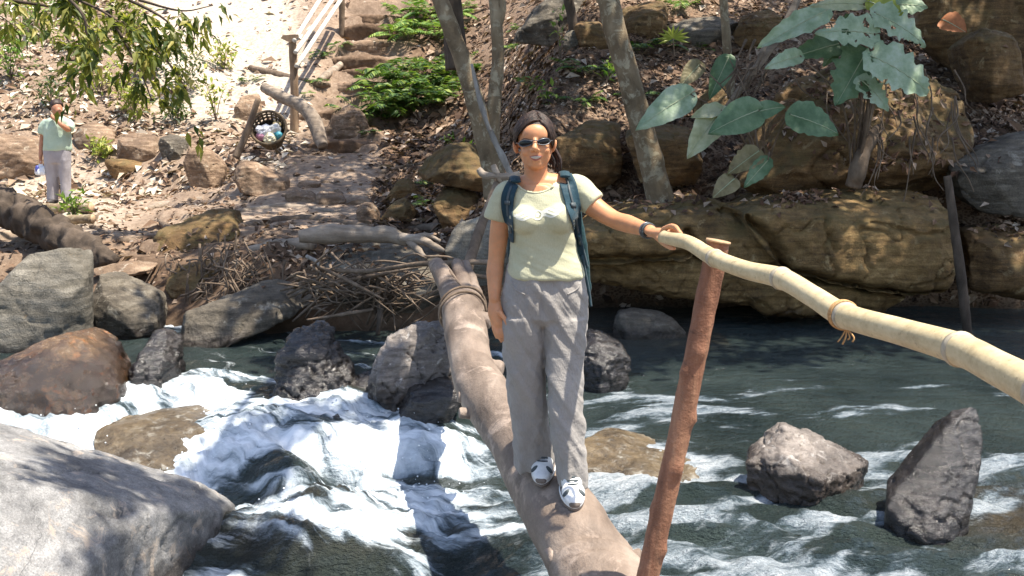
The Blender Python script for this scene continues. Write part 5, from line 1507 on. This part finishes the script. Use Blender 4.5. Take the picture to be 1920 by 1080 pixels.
# ------------------------------------------------------------------ large leaves on the right
def big_leaf(parent, base, tip, wpx, Y, mat, lobed=0., dz=0.0, tipdy=-.15, holes=0, curl=.20):
    A, B = P(*base, Y), P(*tip, Y + tipdy)
    ax = B - A
    L = np.linalg.norm(ax)
    ax = ax / L
    L *= 1.12
    wd = 1.2 * wpx * MPP(base[1], Y)
    side = np.cross(ax, np.array([0, -1.0, .45]))
    side /= np.linalg.norm(side)
    nr = np.cross(side, ax)
    if nr[1] > 0: nr = -nr
    nu, nv = 26, 15
    u = np.linspace(0, 1, nu)
    prof = np.sin(pi * u ** .72) ** .75 * (1 - .25 * u)
    prof = prof / prof.max()
    if lobed: prof = prof * (1 - lobed * (.5 + .5 * np.sin(u * 5.5 * 2 * pi + random.uniform(0, 6)))) * (1 + .12 * fbm(np.stack([u * 9, u * 0 + random.uniform(0, 50), u * 0], -1), 2))
    v = np.linspace(-1, 1, nv)
    U, Vv = np.meshgrid(u, v, indexing='ij')
    Wm = prof[:, None] * wd / 2 * Vv
    hgt = .22 * np.abs(Wm) - curl * L * (U ** 2) + .010 * L * np.cos((U * 1.0 - np.abs(Vv) * .18) * 2 * pi * 8) * (1 - .2 * np.abs(Vv)) + .03 * L * np.sin(3 * U + 2.3 * Vv + wpx)
    PT = A + ax * (L * (U - .10 * np.abs(Vv) * (U < .3)))[..., None] + side * Wm[..., None] + nr * hgt[..., None]
    i = np.arange(nu - 1)[:, None] * nv
    j = np.arange(nv - 1)[None]
    Q = np.stack([i + j, i + j + 1, i + nv + j + 1, i + nv + j], -1).reshape(-1, 4)
    if holes:
        c = PT.reshape(-1, 3)[Q].mean(1)
        f = fbm(c * 9 + wpx, 2, int(wpx))
        Q = Q[f < .46 - .10 * holes]
    o = Geo().add(PT.reshape(-1, 3), Q).obj('leaf', mat, parent)
    mid = A + ax * (L * u)[:, None] + nr * (hgt[:, nv // 2] + .002)[:, None]
    Geo().add(*tube(mid[:-1], [.006, .002], n=20, seg=5)).obj('midrib', LVEIN, o)
    return A
def biglm(name, a, b, c):
    m = M(name)
    col = m.ramp(m.noise(7, 5, .65), [(.3, a), (.5, b), (.72, c)])
    m.bump(m.noise(60, 4), .25, .01)
    m.set(col, .5, Specular_IOR_Level=.45)
    tr = m.n('BsdfTranslucent')
    m.l(m.mix(1.0, col, (.8, 1, .5), 'MULTIPLY'), tr.inputs[0])
    ms = m.n('MixShader')
    ms.inputs[0].default_value = .22
    m.l(m.b.outputs[0], ms.inputs[1]); m.l(tr.outputs[0], ms.inputs[2]); m.l(ms.outputs[0], m.out.inputs[0])
    return m.m
LVEIN = plain('leaf_vein', (.32, .36, .22), .6)
BL1 = biglm('big_leaf_grey_green', (.19, .27, .15), (.32, .41, .27), (.47, .54, .42))
BL2 = biglm('big_leaf_dark', (.07, .13, .06), (.12, .20, .10), (.21, .29, .17))
BL3 = biglm('big_leaf_pale', (.28, .31, .17), (.42, .44, .28), (.55, .55, .40))
BL4 = biglm('big_leaf_brown', (.14, .11, .055), (.24, .20, .10), (.34, .29, .17))
pl = thing('large_leaf_plant', 'plant with torn grey green lobed leaves at upper right', 'plant', P(1600, 330, 10.1))
root = P(1600, 350, 10.2)
for b, t, w_, Yl, mt, lo, ho in (((1548, 22), (1440, 70), 46, 9.8, BL1, .15, 0), ((1640, 62), (1552, 52), 62, 9.6, BL1, .3, 1), ((1640, 22), (1732, 70), 62, 9.7, BL1, .3, 1), ((1580, 82), (1498, 96), 46, 9.9, BL2, .15, 0), ((1500, 104), (1448, 118), 30, 9.7, BL1, .1, 0),
                                 ((1622, 100), (1578, 180), 82, 9.75, BL2, .3, 0), ((1630, 104), (1746, 160), 82, 9.5, BL1, .32, 1), ((1612, 148), (1664, 194), 44, 9.6, BL1, .3, 1), ((1620, 6), (1540, 2), 30, 9.9, BL3, .1, 0), ((1630, 4), (1694, 26), 40, 9.85, YELL, .2, 0), ((1660, 10), (1730, 6), 50, 9.9, BL1, .3, 0), ((1600, 40), (1555, 108), 50, 10.0, BL2, .3, 0)):
    A = big_leaf(pl, b, t, w_, Yl, mt, lo, holes=ho)
    Geo().add(*tube([root, root * .55 + A * .45 + np.array([.05, -.15, .25]), A], [.014, .009, .006], n=20, seg=6)).obj('leaf_stalk', STICK, pl)
pl = thing('broad_leaf_plant', 'plant with broad smooth leaves between leaning tree and boulder', 'plant', P(1400, 320, 10.0))
root = P(1430, 330, 10.1)
for b, t, w_, Yl, mt, lo, ho in (((1294, 176), (1206, 228), 50, 9.9, BL1, .05, 0), ((1352, 206), (1298, 280), 48, 9.7, BL3, .05, 0), ((1354, 204), (1308, 212), 28, 9.75, BL3, .05, 0), ((1422, 206), (1344, 238), 56, 9.6, BL2, .0, 0), ((1416, 212), (1462, 198), 32, 9.65, BL2, .0, 0),
                                 ((1482, 214), (1564, 240), 62, 9.6, BL2, .1, 0), ((1422, 284), (1374, 316), 40, 9.8, BL4, .1, 0), ((1366, 108), (1336, 172), 34, 10.6, BL2, .0, 0), ((1312, 120), (1282, 152), 30, 10.6, BL4, .0, 0), ((1376, 336), (1344, 362), 34, 9.7, BL4, .0, 0), ((1440, 300), (1404, 340), 30, 9.75, BL2, .1, 0)):
    A = big_leaf(pl, b, t, w_, Yl, mt, lo, holes=ho)
    Geo().add(*tube([root, root * .5 + A * .5 + np.array([0, -.12, .15]), A], [.012, .008, .005], n=18, seg=6)).obj('leaf_stalk', STICK, pl)
pf = thing('fan_palm', 'small fan palm leaf on the shaded upper slope', 'palm', P(1266, 85, 12.4))
c0 = P(1262, 72, 12.4)
for k in range(11):
    a = radians(200 - 22 * k * .98) if k else radians(200)
    e = c0 + .20 * np.array([cos(a), -.25, sin(a) * .85 - .05])
    s = np.cross(e - c0, [0, 1, 0]); s /= np.linalg.norm(s)
    m1 = (c0 * .45 + e * .55)
    V = np.array([c0, m1 + s * .018, m1 + [0, -.012, 0], m1 - s * .018, e])
    Geo().add(V, np.array([[0, 2, 1], [0, 3, 2], [1, 2, 4], [2, 3, 4]])).obj('blade', YELL, pf, smooth=False)
Geo().add(*tube([c0, c0 + np.array([.03, .05, -.25])], .006, n=6, seg=5)).obj('leaf_stalk', STICK, pf)
dl = thing('dead_leaf', 'curled orange dead leaf high on the right boulder', 'leaf', P(1790, 45, 10.3))
big_leaf(dl, (1768, 38), (1808, 52), 40, 10.3, plain('dead_orange', (.36, .13, .045), .7, .4, 30), .1)

# ------------------------------------------------------------------ branches, roots, sticks
def stick(name, label, pts, r, mat=STICK, n=30, seg=10, amp=.006, fr=12, cat='stick', group=None, parent=None):
    g = Geo().add(*tube([P(*p) for p in pts], r, n=n, seg=seg, amp=amp, freq=fr))
    o = g.obj(name, mat, parent)
    if parent is None: tag(o, label, cat, group)
    return o
stick('leaning_stick', 'dark thin stick leaning between boulders into the pool', [(1776, 330, 9.35), (1790, 430, 9.32), (1802, 520, 9.28), (1815, 632, 9.25)], [.036, .042, .045, .04], BARKD, seg=12)
stick('prop_stick', 'brown stick leaning beside the forked tree above log end', [(936, 335, 9.3), (915, 390, 9.0), (893, 450, 8.6), (872, 520, 8.2)], [.036, .04, .043, .046], STICK)
stick('upright_stick', 'dark stick standing upright in the twig pile', [(712, 492, 9.2), (708, 540, 9.15), (713, 590, 9.1), (708, 628, 9.1)], [.02, .024, .026, .02], BARKD)
stick('cross_pole', 'thin grey pole lying across the far log end', [(590, 505, 9.2), (690, 508, 8.9), (790, 495, 8.4), (930, 491, 8.2)], [.018, .02, .022, .02], STICK)
stick('cross_pole', 'short thin pole behind the log forks', [(862, 514, 8.3), (900, 518, 8.3), (940, 522, 8.3)], [.016, .018, .016], STICK)
db = thing('dead_branch', 'bleached grey dead branch leaning behind the forked tree', 'branch', P(960, 335, 10.4))
stick('bough', '', [(884, 120, 10.5), (898, 180, 10.45), (915, 235, 10.4), (940, 290, 10.35), (962, 335, 10.3)], [.014, .024, .026, .03, .034], GREYW, parent=db, amp=.014, fr=9)
stick('bough', '', [(900, 190, 10.45), (912, 225, 10.38), (920, 245, 10.35)], [.015, .016, .01], GREYW, parent=db)
gb = thing('gnarled_branch', 'twisted pale branch tied left of the neck of the woman', 'branch', P(930, 335, 9.3))
stick('bough', '', [(898, 318, 9.25), (908, 328, 9.22), (925, 330, 9.2), (950, 331, 9.2), (975, 326, 9.2)], [.028, .034, .03, .034, .03], DRIFT, parent=gb, amp=.012)
stick('bough', '', [(925, 310, 9.22), (930, 322, 9.2), (936, 334, 9.2), (944, 345, 9.25)], [.026, .03, .028, .02], DRIFT, parent=gb, amp=.01)
rl = thing('weathered_log', 'flattened weathered log on the bank left of the bridge', 'log', P(700, 470, 10.0))
stick('trunk', '', [(560, 444, 9.9), (600, 440, 9.95), (660, 438, 10.0), (720, 440, 10.0), (765, 452, 9.95)], [.06, .085, .09, .085, .06], DRIFT, parent=rl, n=60, seg=20, amp=.03, fr=5)
stick('root', '', [(750, 446, 9.95), (790, 450, 9.85), (815, 462, 9.8), (832, 472, 9.8)], [.05, .045, .035, .025], DRIFT, parent=rl, amp=.012)
stick('root', '', [(765, 450, 9.92), (785, 470, 9.8), (800, 485, 9.7)], [.04, .034, .02], DRIFT, parent=rl, amp=.012)
stick('root', '', [(772, 448, 9.95), (800, 442, 9.95), (826, 452, 9.95)], [.035, .03, .02], DRIFT, parent=rl, amp=.01)
tag(Geo().add(*tube([P(470, 470, 10.6), P(520, 462, 10.5), P(586, 455, 10.3)], [.05, .085, .075], n=40, seg=18, amp=.03, freq=5)).obj('log_stub', DRIFT), 'short broken log end left of the weathered log', 'log')
tag(Geo().add(*tube([P(-60, 372, 12.6), P(20, 395, 12.2), P(90, 430, 11.8), P(160, 470, 11.2), P(215, 490, 10.9)], [.22, .22, .20, .15, .08], n=120, seg=32, amp=.11, freq=7)).obj('fallen_log', BARKD), 'thick fallen trunk with dark bark at the left edge', 'log')
for px, py, L, r, lb in ((110, 392, 120, .075, 'upper cut log lying at the feet of the far person'), (128, 412, 90, .06, 'lower cut log below the far person')):
    lg = thing('cut_log', lb, 'log', P(px, py, 14.4 if L > 100 else 13.4), 'cut logs')
    Yl = 14.4 if L > 100 else 13.4
    stick('trunk', '', [(px - L / 2, py - 1, Yl), (px, py, Yl), (px + L / 2, py - 2, Yl - .2)], [r, r * 1.05, r], BARKM, parent=lg, seg=16, amp=.012)
    e = P(px + L / 2 + .5, py - 2, Yl - .21)
    Geo().add(*tube([e, e + np.array([.012, -.002, 0])], [r * .93, r * .88], n=2, seg=16)).obj('cut_face', plain('cut_face', (.48, .33, .20), .8, .4, 30), lg)
sr = thing('surface_root', 'thick bent root crossing the trail behind the post', 'root', P(590, 268, 18.6))
stick('root_limb', '', [(496, 165, 19.6), (520, 178, 19.3), (560, 196, 19.0), (585, 220, 18.8), (598, 250, 18.6), (606, 275, 18.4)], [.09, .11, .12, .13, .12, .09], DRIFT, parent=sr, n=50, seg=16, amp=.03, fr=4)
for pts, lb in (([(470, 128, 21.0), (520, 140, 20.8), (590, 158, 20.6), (620, 160, 20.6)], 'dark root along the earth step left of post'), ([(600, 150, 21), (615, 140, 21.2), (640, 120, 22)], 'pale curved root right of the trail post')):
    b = [G(p[0], p[1]) for p in pts]
    tag(Geo().add(*tube(b, [.07, .09, .08, .05][:len(b)], n=30, seg=10, amp=.02, freq=5)).obj('exposed_root', STICK if 'dark' in lb else DRIFT), lb, 'root')
fb_ = thing('fallen_branch', 'broken pale branch slanting down from the top right', 'branch', P(1360, 190, 10.6))
stick('bough', '', [(1500, -10, 10.7), (1470, 50, 10.65), (1430, 110, 10.6), (1390, 165, 10.5), (1358, 205, 10.45)], [.035, .045, .045, .04, .02], DRIFT, parent=fb_, n=40)
stick('bough', '', [(1470, 60, 10.6), (1440, 75, 10.5), (1420, 120, 10.45), (1405, 130, 10.4)], [.03, .028, .022, .01], DRIFT, parent=fb_)
for k in range(14):
    x0 = random.uniform(1380, 1450)
    y0 = random.uniform(70, 160)
    stick('splinter', '', [(x0, y0, 10.5), (x0 - random.uniform(5, 20), y0 + 20, 10.42), (x0 - random.uniform(10, 35), y0 + random.uniform(35, 60), 10.38)], [.012, .01, .004], STICK, parent=fb_, n=10, seg=6)
rt = thing('hanging_roots', 'thin roots and creepers trailing down the right boulder', 'roots', P(1640, 360, 10.0))
for k in range(30):
    x0 = random.choice([random.uniform(1460, 1700), random.uniform(1560, 1660), random.uniform(1700, 1800)])
    y0 = random.uniform(110, 260)
    ln = random.uniform(50, 160)
    dx = random.uniform(-40, 50)
    stick('rootlet', '', [(x0, y0, 10.15), (x0 + dx * .2 + random.gauss(0, 6), y0 + ln * .4, 10.05), (x0 + dx * .7 + random.gauss(0, 8), y0 + ln * .75, 10.0), (x0 + dx, y0 + ln, 9.98)], [random.uniform(.005, .014), .008, .006, .003], STICK, parent=rt, n=16, seg=5, amp=.003)
stick('root_stump', 'brown broken root stump in the middle of the right boulder', [(1600, 350, 10.1), (1612, 310, 10.05), (1632, 260, 10.1), (1650, 240, 10.2)], [.08, .075, .06, .04], STICK, amp=.03, fr=6, seg=14, cat='root')
# twig pile under the ledge
g = Geo()
random.seed(5)
for k in range(190):
    x0, y0 = random.gauss(690, 70), random.gauss(540, 26)
    a = random.choice([random.gauss(-.45, .3), random.gauss(-.45, .3), random.gauss(.5, .4), random.uniform(-1.6, 1.6)])
    ln = random.uniform(25, 110)
    Yt = random.uniform(9.05, 9.5)
    p = [(x0 - ln * cos(a) * .5, y0 - ln * sin(a) * .5, Yt + .1), (x0 + random.gauss(0, 5), y0 + random.gauss(0, 5), Yt), (x0 + ln * cos(a) * .5, y0 + ln * sin(a) * .5, Yt - .1)]
    g.add(*tube([P(*q) for q in p], [random.uniform(.006, .016), random.uniform(.006, .014), .004], n=7, seg=5))
tag(g.obj('twig_pile', STICK), 'tangle of dry twigs washed up under the bank', 'twigs', kind='stuff')
for k, (pts, lb) in enumerate((([(600, 500, 9.1), (660, 530, 9.0), (720, 562, 8.95)], 'long twig crossing the front of twig pile'), ([(590, 540, 9.2), (680, 520, 9.1), (790, 500, 8.95)], 'long twig along the top of twig pile'), ([(700, 580, 9.1), (640, 590, 9.05), (575, 600, 9.0)], 'low twig above the water under the ledge'), ([(575, 480, 9.6), (600, 500, 9.5), (592, 560, 9.4)], 'grey twig hanging at the left of twig pile'))):
    stick('long_twig', lb, pts, [.016, .018, .01], STICK if k < 3 else GREYW, n=16, seg=7, cat='twig')

# roots creeping over the left bank
for pts, r_, lb in (([(420, 402), (480, 392), (560, 388), (640, 398)], .06, 'long grey root crossing the bank below the wedge boulder'), ([(440, 428), (520, 414), (600, 412), (690, 424)], .07, 'root lying along the bank edge above the broken log'), ([(240, 402), (300, 386), (380, 372)], .06, 'pale root left of the low riser stones'), ([(300, 415), (340, 440), (400, 452), (440, 445)], .06, 'dark root under the sloping brown shelf'),
                    ([(560, 352), (610, 342), (650, 352)], .035, 'thin root across the lower trail'), ([(690, 330), (720, 322), (770, 310), (830, 300)], .05, 'root running to the foot of forked tree'), ([(180, 440), (230, 452), (290, 445)], .06, 'root beside the fallen log'), ([(700, 420), (760, 428), (830, 425)], .05, 'root beneath the tilted brown stones'), ([(190, 400), (170, 420), (200, 440)], .045, 'short root right of the cut logs')):
    b = [G(p[0], p[1]) + np.array([0, 0, -.01]) for p in pts]
    tag(Geo().add(*tube(b, [r_ * .6, r_, r_ * .9, r_ * .5][:len(b)], n=40, seg=10, amp=.03, freq=5, seed=len(lb))).obj('exposed_root', DRIFT if 'pale' in lb or 'grey' in lb else STICK), lb, 'root')
g = Geo()
for k in range(150):
    x0, y0 = random.gauss(415, 55), random.gauss(520, 26)
    a = random.choice([random.gauss(1.4, .3), random.gauss(-.6, .4), random.uniform(-1.6, 1.6)])
    ln = random.uniform(18, 75)
    c = G(x0, y0)
    dv = np.array([cos(a), -.15, -sin(a)]) * ln * MPP(y0, c[1]) * .5
    c = c + np.array([0, -.05, .03])
    g.add(*tube([c - dv, c + rng.normal(size=3) * .03, c + dv], [random.uniform(.006, .015), random.uniform(.006, .012), .003], n=7, seg=5))
tag(g.obj('root_fringe', STICK), 'fringe of roots and twigs hanging on the bank above the slanted slab', 'roots', kind='stuff')

# ------------------------------------------------------------------ trail furniture
pb1 = G(552, 246)
Y1 = pb1[1]
pp = thing('trail_post', 'rough wooden post with a flat cap beside the trail', 'post', pb1)
p0, p1 = P(552, 262, Y1), P(548, 72, Y1)
Geo().add(*tube([p0, p0 * .5 + p1 * .5 + np.array([.02, 0, 0]), p1], [.085, .078, .072], n=30, seg=14, amp=.012, freq=7)).obj('shaft', PATHP, pp)
V, T_ = hull([P(a, b, Y1 + c) for a, b, c in ((526, 72, -.1), (530, 66, -.1), (560, 64, -.1), (560, 70, -.1), (544, 80, -.1), (526, 72, .15), (530, 66, .15), (560, 64, .15), (560, 70, .15), (544, 80, .15))])
Geo().add(V, T_).obj('cap', PATHP, pp, smooth=False)
pb2 = G(641, 66)
pp2 = thing('trail_post', 'dark upper post at the end of the pale rails', 'post', pb2)
Geo().add(*tube([P(641, 72, pb2[1]), P(641, -30, pb2[1])], [.075, .07], n=14, seg=12, amp=.012, freq=7)).obj('shaft', STICK, pp2)
for k, (a, b, lb) in enumerate((((556, 124), (648, -14), 'lowest pale rail pole between the trail posts'), ((554, 98), (640, -24), 'middle pale rail pole between the trail posts'), ((552, 76), (612, -20), 'topmost pale rail pole between the trail posts'))):
    tag(Geo().add(*tube([P(*a, Y1 - .1), P(*b, pb2[1] - .15)], [.045, .05], n=12, seg=10)).obj('rail_pole', PALEP), lb, 'pole', 'rail poles of the trail')
# steps: worn earth treads held by roots and stones
for k in range(11):
    yk = 18.3 + .85 * (k + .93)
    xc = float(trail_x(yk)) + random.gauss(0, .1)
    hw = random.uniform(.7, 1.0)
    z0 = H(np.array([xc]), np.array([yk + .15]))[0]
    pts = []
    for s in np.linspace(-1, 1, 9):
        x_ = xc + s * hw
        yo = yk - .10 * cos(s * 1.5 + k) + random.gauss(0, .05) + .12 * s * s
        for dy, dz in ((0, .02), (.03, .05), (.55, .06), (.02, -.35), (.5, -.4)):
            pts.append((x_, yo + dy, z0 + dz - .10 * s * s + random.gauss(0, .015)))
    V, Q = voxel(Geo().add(*hull(pts)), .035)
    V = lap(V, Q, 1)
    N_ = normals(V, Q)
    V = V + N_ * (.05 * fbm(V * 2.6, 3, k) + .035 * ridge(V * np.array([3, 3, 7]), 3, k + 5) + .012 * fbm(V * 14, 2, k))[:, None]
    Geo().add(V, Q).obj('step', TAN if k % 3 == 1 else GROUNDM, ground)
# litter basket
bc = P(503, 240, 16.9)
bk = thing('litter_basket', 'tilted woven litter basket on a stake beside the trail', 'basket', P(497, 280, 16.9))
ax = unit(np.array([.10, -.92, .38]))
u_ = unit(np.cross(ax, [0, 0, 1.])); v_ = np.cross(u_, ax)
WICK = wood_mat('wicker', (.06, .042, .026), (.13, .095, .06), (.24, .18, .115), (20, 20, 20), rough=.8)
bot = bc - ax * .52
def ringp(h, r, n=48):
    a = np.linspace(0, 2 * pi, n)
    return bot + ax * h + r * (np.cos(a)[:, None] * u_ + np.sin(a)[:, None] * v_)
for h, r in ((.02, .17), (.10, .19), (.19, .21), (.28, .235), (.37, .255), (.45, .27), (.53, .285)):
    Geo().add(*tube(ringp(h, r), .016 if h < .5 else .024, n=72, seg=7)).obj('hoop', WICK, bk)
for k in range(22):
    a = 2 * pi * k / 22
    e = cos(a) * u_ + sin(a) * v_
    Geo().add(*tube([bot + e * .165, bot + ax * .28 + e * .235, bot + ax * .54 + e * .282], .016, n=10, seg=6, flat=1.4)).obj('stave', WICK, bk)
Geo().add(*loft([((0, 0, 0), 1, 1, 1), ((0, 0, 1), 1, 1, 1)], 24))
A = [ringp(.0, .155, 25)[:-1], ringp(.3, .222, 25)[:-1]]
V = np.vstack(A + [bot[None]])
j = np.arange(24); k_ = (j + 1) % 24
Geo().add(V, [np.stack([j, k_, k_ + 24, j + 24], -1), np.stack([k_, j, np.full(24, 48)], -1)]).obj('lining', plain('basket_inside', (.05, .038, .028), .9), bk)
for k, (dx, dz, r, c, lb) in enumerate(((-.08, -.02, .11, (.70, .72, .80), 'crumpled white plastic bag in the litter basket'), (.08, .02, .10, (.74, .73, .70), 'crumpled white wrapper on the right in the litter basket'), (.15, -.08, .07, (.08, .36, .45), 'turquoise wrapper in the litter basket'), (-.12, -.11, .07, (.60, .30, .42), 'pink wrapper in the litter basket'), (.02, -.14, .10, (.72, .66, .48), 'cream paper at the rim of the litter basket'), (.12, .09, .06, (.60, .45, .22), 'tan wrapper at the back of the litter basket'))):
    c0 = bot + ax * .42 + u_ * dx * -1 + v_ * dz
    if (c0 - bc) @ np.array([1, 0, 0]) * dx < 0: c0 = bot + ax * .42 + u_ * dx + v_ * dz
    V, Q = ball(c0, (r, r * .8, r * .8), 14)
    N_ = unit(V - c0)
    V = V + N_ * (.45 * r * ridge(V * 14, 3, k))[:, None]
    tag(Geo().add(V, Q).obj('wrapper', plain('wrapper', c, .4, .2, 20), smooth=False), lb, 'litter', 'litter in the basket')
stick('basket_stake', 'short slanted stake holding the litter basket', [(442, 296, 16.5), (462, 250, 16.6), (484, 186, 16.7)], [.06, .055, .045], STICK, seg=10)

# ------------------------------------------------------------------ leaf litter and stones
def litter(name, label, n, qlo, qhi, ylo, yhi, size, mat, seed, lift=.012, dens=None):
    r = np.random.default_rng(seed)
    q = r.uniform(qlo, qhi, n)
    y_ = ylo * (yhi / ylo) ** r.uniform(0, 1, n)
    x_ = (q - 960) / 1930 * y_
    keep = fbm(np.stack([x_ * 1.1, y_ * 1.1, 0 * x_], -1), 3, seed) > r.uniform(-.9, .35, n)
    keep &= r.uniform(0, 1, n) > .93 * trail_w(x_, y_)
    keep &= r.uniform(0, 1, n) > .82 * sst(230, 330, q) * (1 - sst(600, 700, q)) * sst(19.5, 21, y_)
    x_, y_ = x_[keep], y_[keep]
    z_ = H(x_, y_) + lift + r.uniform(0, .025, len(x_))
    e = .08
    nx = -(H(x_ + e, y_) - H(x_ - e, y_)) / (2 * e)
    ny = -(H(x_, y_ + e) - H(x_, y_ - e)) / (2 * e)
    N_ = unit(np.stack([nx, ny, np.ones_like(nx)], -1) + .45 * unit(r.normal(size=(len(x_), 3))))
    d = r.normal(size=(len(x_), 3))
    d = d - N_ * (d * N_).sum(1)[:, None]
    s = np.exp(r.normal(-.15, .38, len(x_))) * size
    tag(Geo().add(*kites(np.stack([x_, y_, z_], -1), d, N_, s, s * r.uniform(.35, .6, len(x_)), .3)).obj(name, mat, smooth=False), label, 'leaf litter', kind='stuff')
litter('leaf_litter', 'brown dead leaves covering the right slope', 56000, 700, 2500, 10.7, 19, .105, LITT, 3)
litter('leaf_litter', 'dead leaves on the slope behind the forked tree', 9000, 640, 1150, 17.5, 33, .19, LITT, 8)
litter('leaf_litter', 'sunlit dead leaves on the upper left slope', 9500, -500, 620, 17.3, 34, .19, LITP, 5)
litter('leaf_litter', 'brown dead leaves between the sun-pale ones on upper left slope', 8500, -500, 620, 17.3, 34, .17, LITT, 15)
litter('leaf_litter', 'scattered dead leaves on the left bank', 4200, -500, 840, 10.2, 17.5, .10, LITT, 6)
def on_rock(label, cx, cy, rx, ry, Y0, n, mat, seed):
    r = np.random.default_rng(seed)
    dg = bpy.context.evaluated_depsgraph_get()
    c = []
    for k in range(n):
        px, py = cx + r.normal() * rx, cy + r.normal() * ry
        d = Vector(ray(px, py)).normalized()
        ok, loc, nr, _, ob, _ = scene.ray_cast(dg, Vector((0, 0, CZ)) + d * 7.8, d)
        if ok and nr.z > .25 and ob.name.split('.')[0] in ('boulder', 'rock', 'rock_ledge', 'rock_slab', 'ground'): c.append((*loc, *nr))
    if not c: return
    c = np.array(c)
    N_ = unit(c[:, 3:] + .5 * rdir(len(c)))
    d = rdir(len(c))
    d = d - N_ * (d * N_).sum(1)[:, None]
    s = rng.uniform(.05, .12, len(c))
    tag(Geo().add(*kites(c[:, :3] + N_ * .012, d, N_, s, s * .5, .35)).obj('leaf_litter', mat, smooth=False), label, 'leaf litter', kind='stuff')
bpy.context.view_layer.update()
on_rock('red brown leaves caught on top of the flat block', 1500, 372, 40, 10, 9.6, 160, LITR, 1)
on_rock('red brown leaves on the ledge under the root stump', 1690, 315, 60, 22, 9.6, 420, LITR, 2)
on_rock('dry leaves on the dark boulder at the right edge', 1890, 405, 50, 18, 10, 420, LITT, 3)
on_rock('dry leaves around the foot of leaning tree', 1215, 365, 60, 16, 10, 420, LITR, 4)
on_rock('dry leaves over the big earth covered boulder', 1600, 170, 120, 60, 10, 700, LITR, 5)
on_rock('dry leaves among the twigs of the far bank', 560, 480, 90, 24, 9, 420, LITT, 6)
# loose stones
r = np.random.default_rng(9)
n = 700
q = r.uniform(60, 840, n)
y_ = 10.4 * (24 / 10.4) ** r.uniform(0, 1, n)
x_ = (q - 960) / 1930 * y_
z_ = H(x_, y_)
V0, T0 = hull(np.array([(1, .1, 0), (-.9, .3, 0), (.2, .9, .1), (-.1, -.8, 0), (.3, -.2, .6), (-.4, .2, .5), (.6, .6, .3), (-.6, -.5, .25), (0, 0, -.4)]))
s = .025 + .07 * r.uniform(0, 1, n) ** 4
a = r.uniform(0, 2 * pi, n)
R = np.stack([np.stack([np.cos(a), -np.sin(a), 0 * a], -1), np.stack([np.sin(a), np.cos(a), 0 * a], -1), np.stack([0 * a, 0 * a, 1 + 0 * a], -1)], 1)
V = np.einsum('nij,vj->nvi', R, V0) * s[:, None, None] + np.stack([x_, y_, z_], -1)[:, None]
T_ = (T0[None] + np.arange(n)[:, None, None] * len(V0)).reshape(-1, 3)
tag(Geo().add(V.reshape(-1, 3), T_).obj('pebbles', TAN, smooth=False), 'loose pebbles strewn over the trail and bank', 'pebbles', kind='stuff')
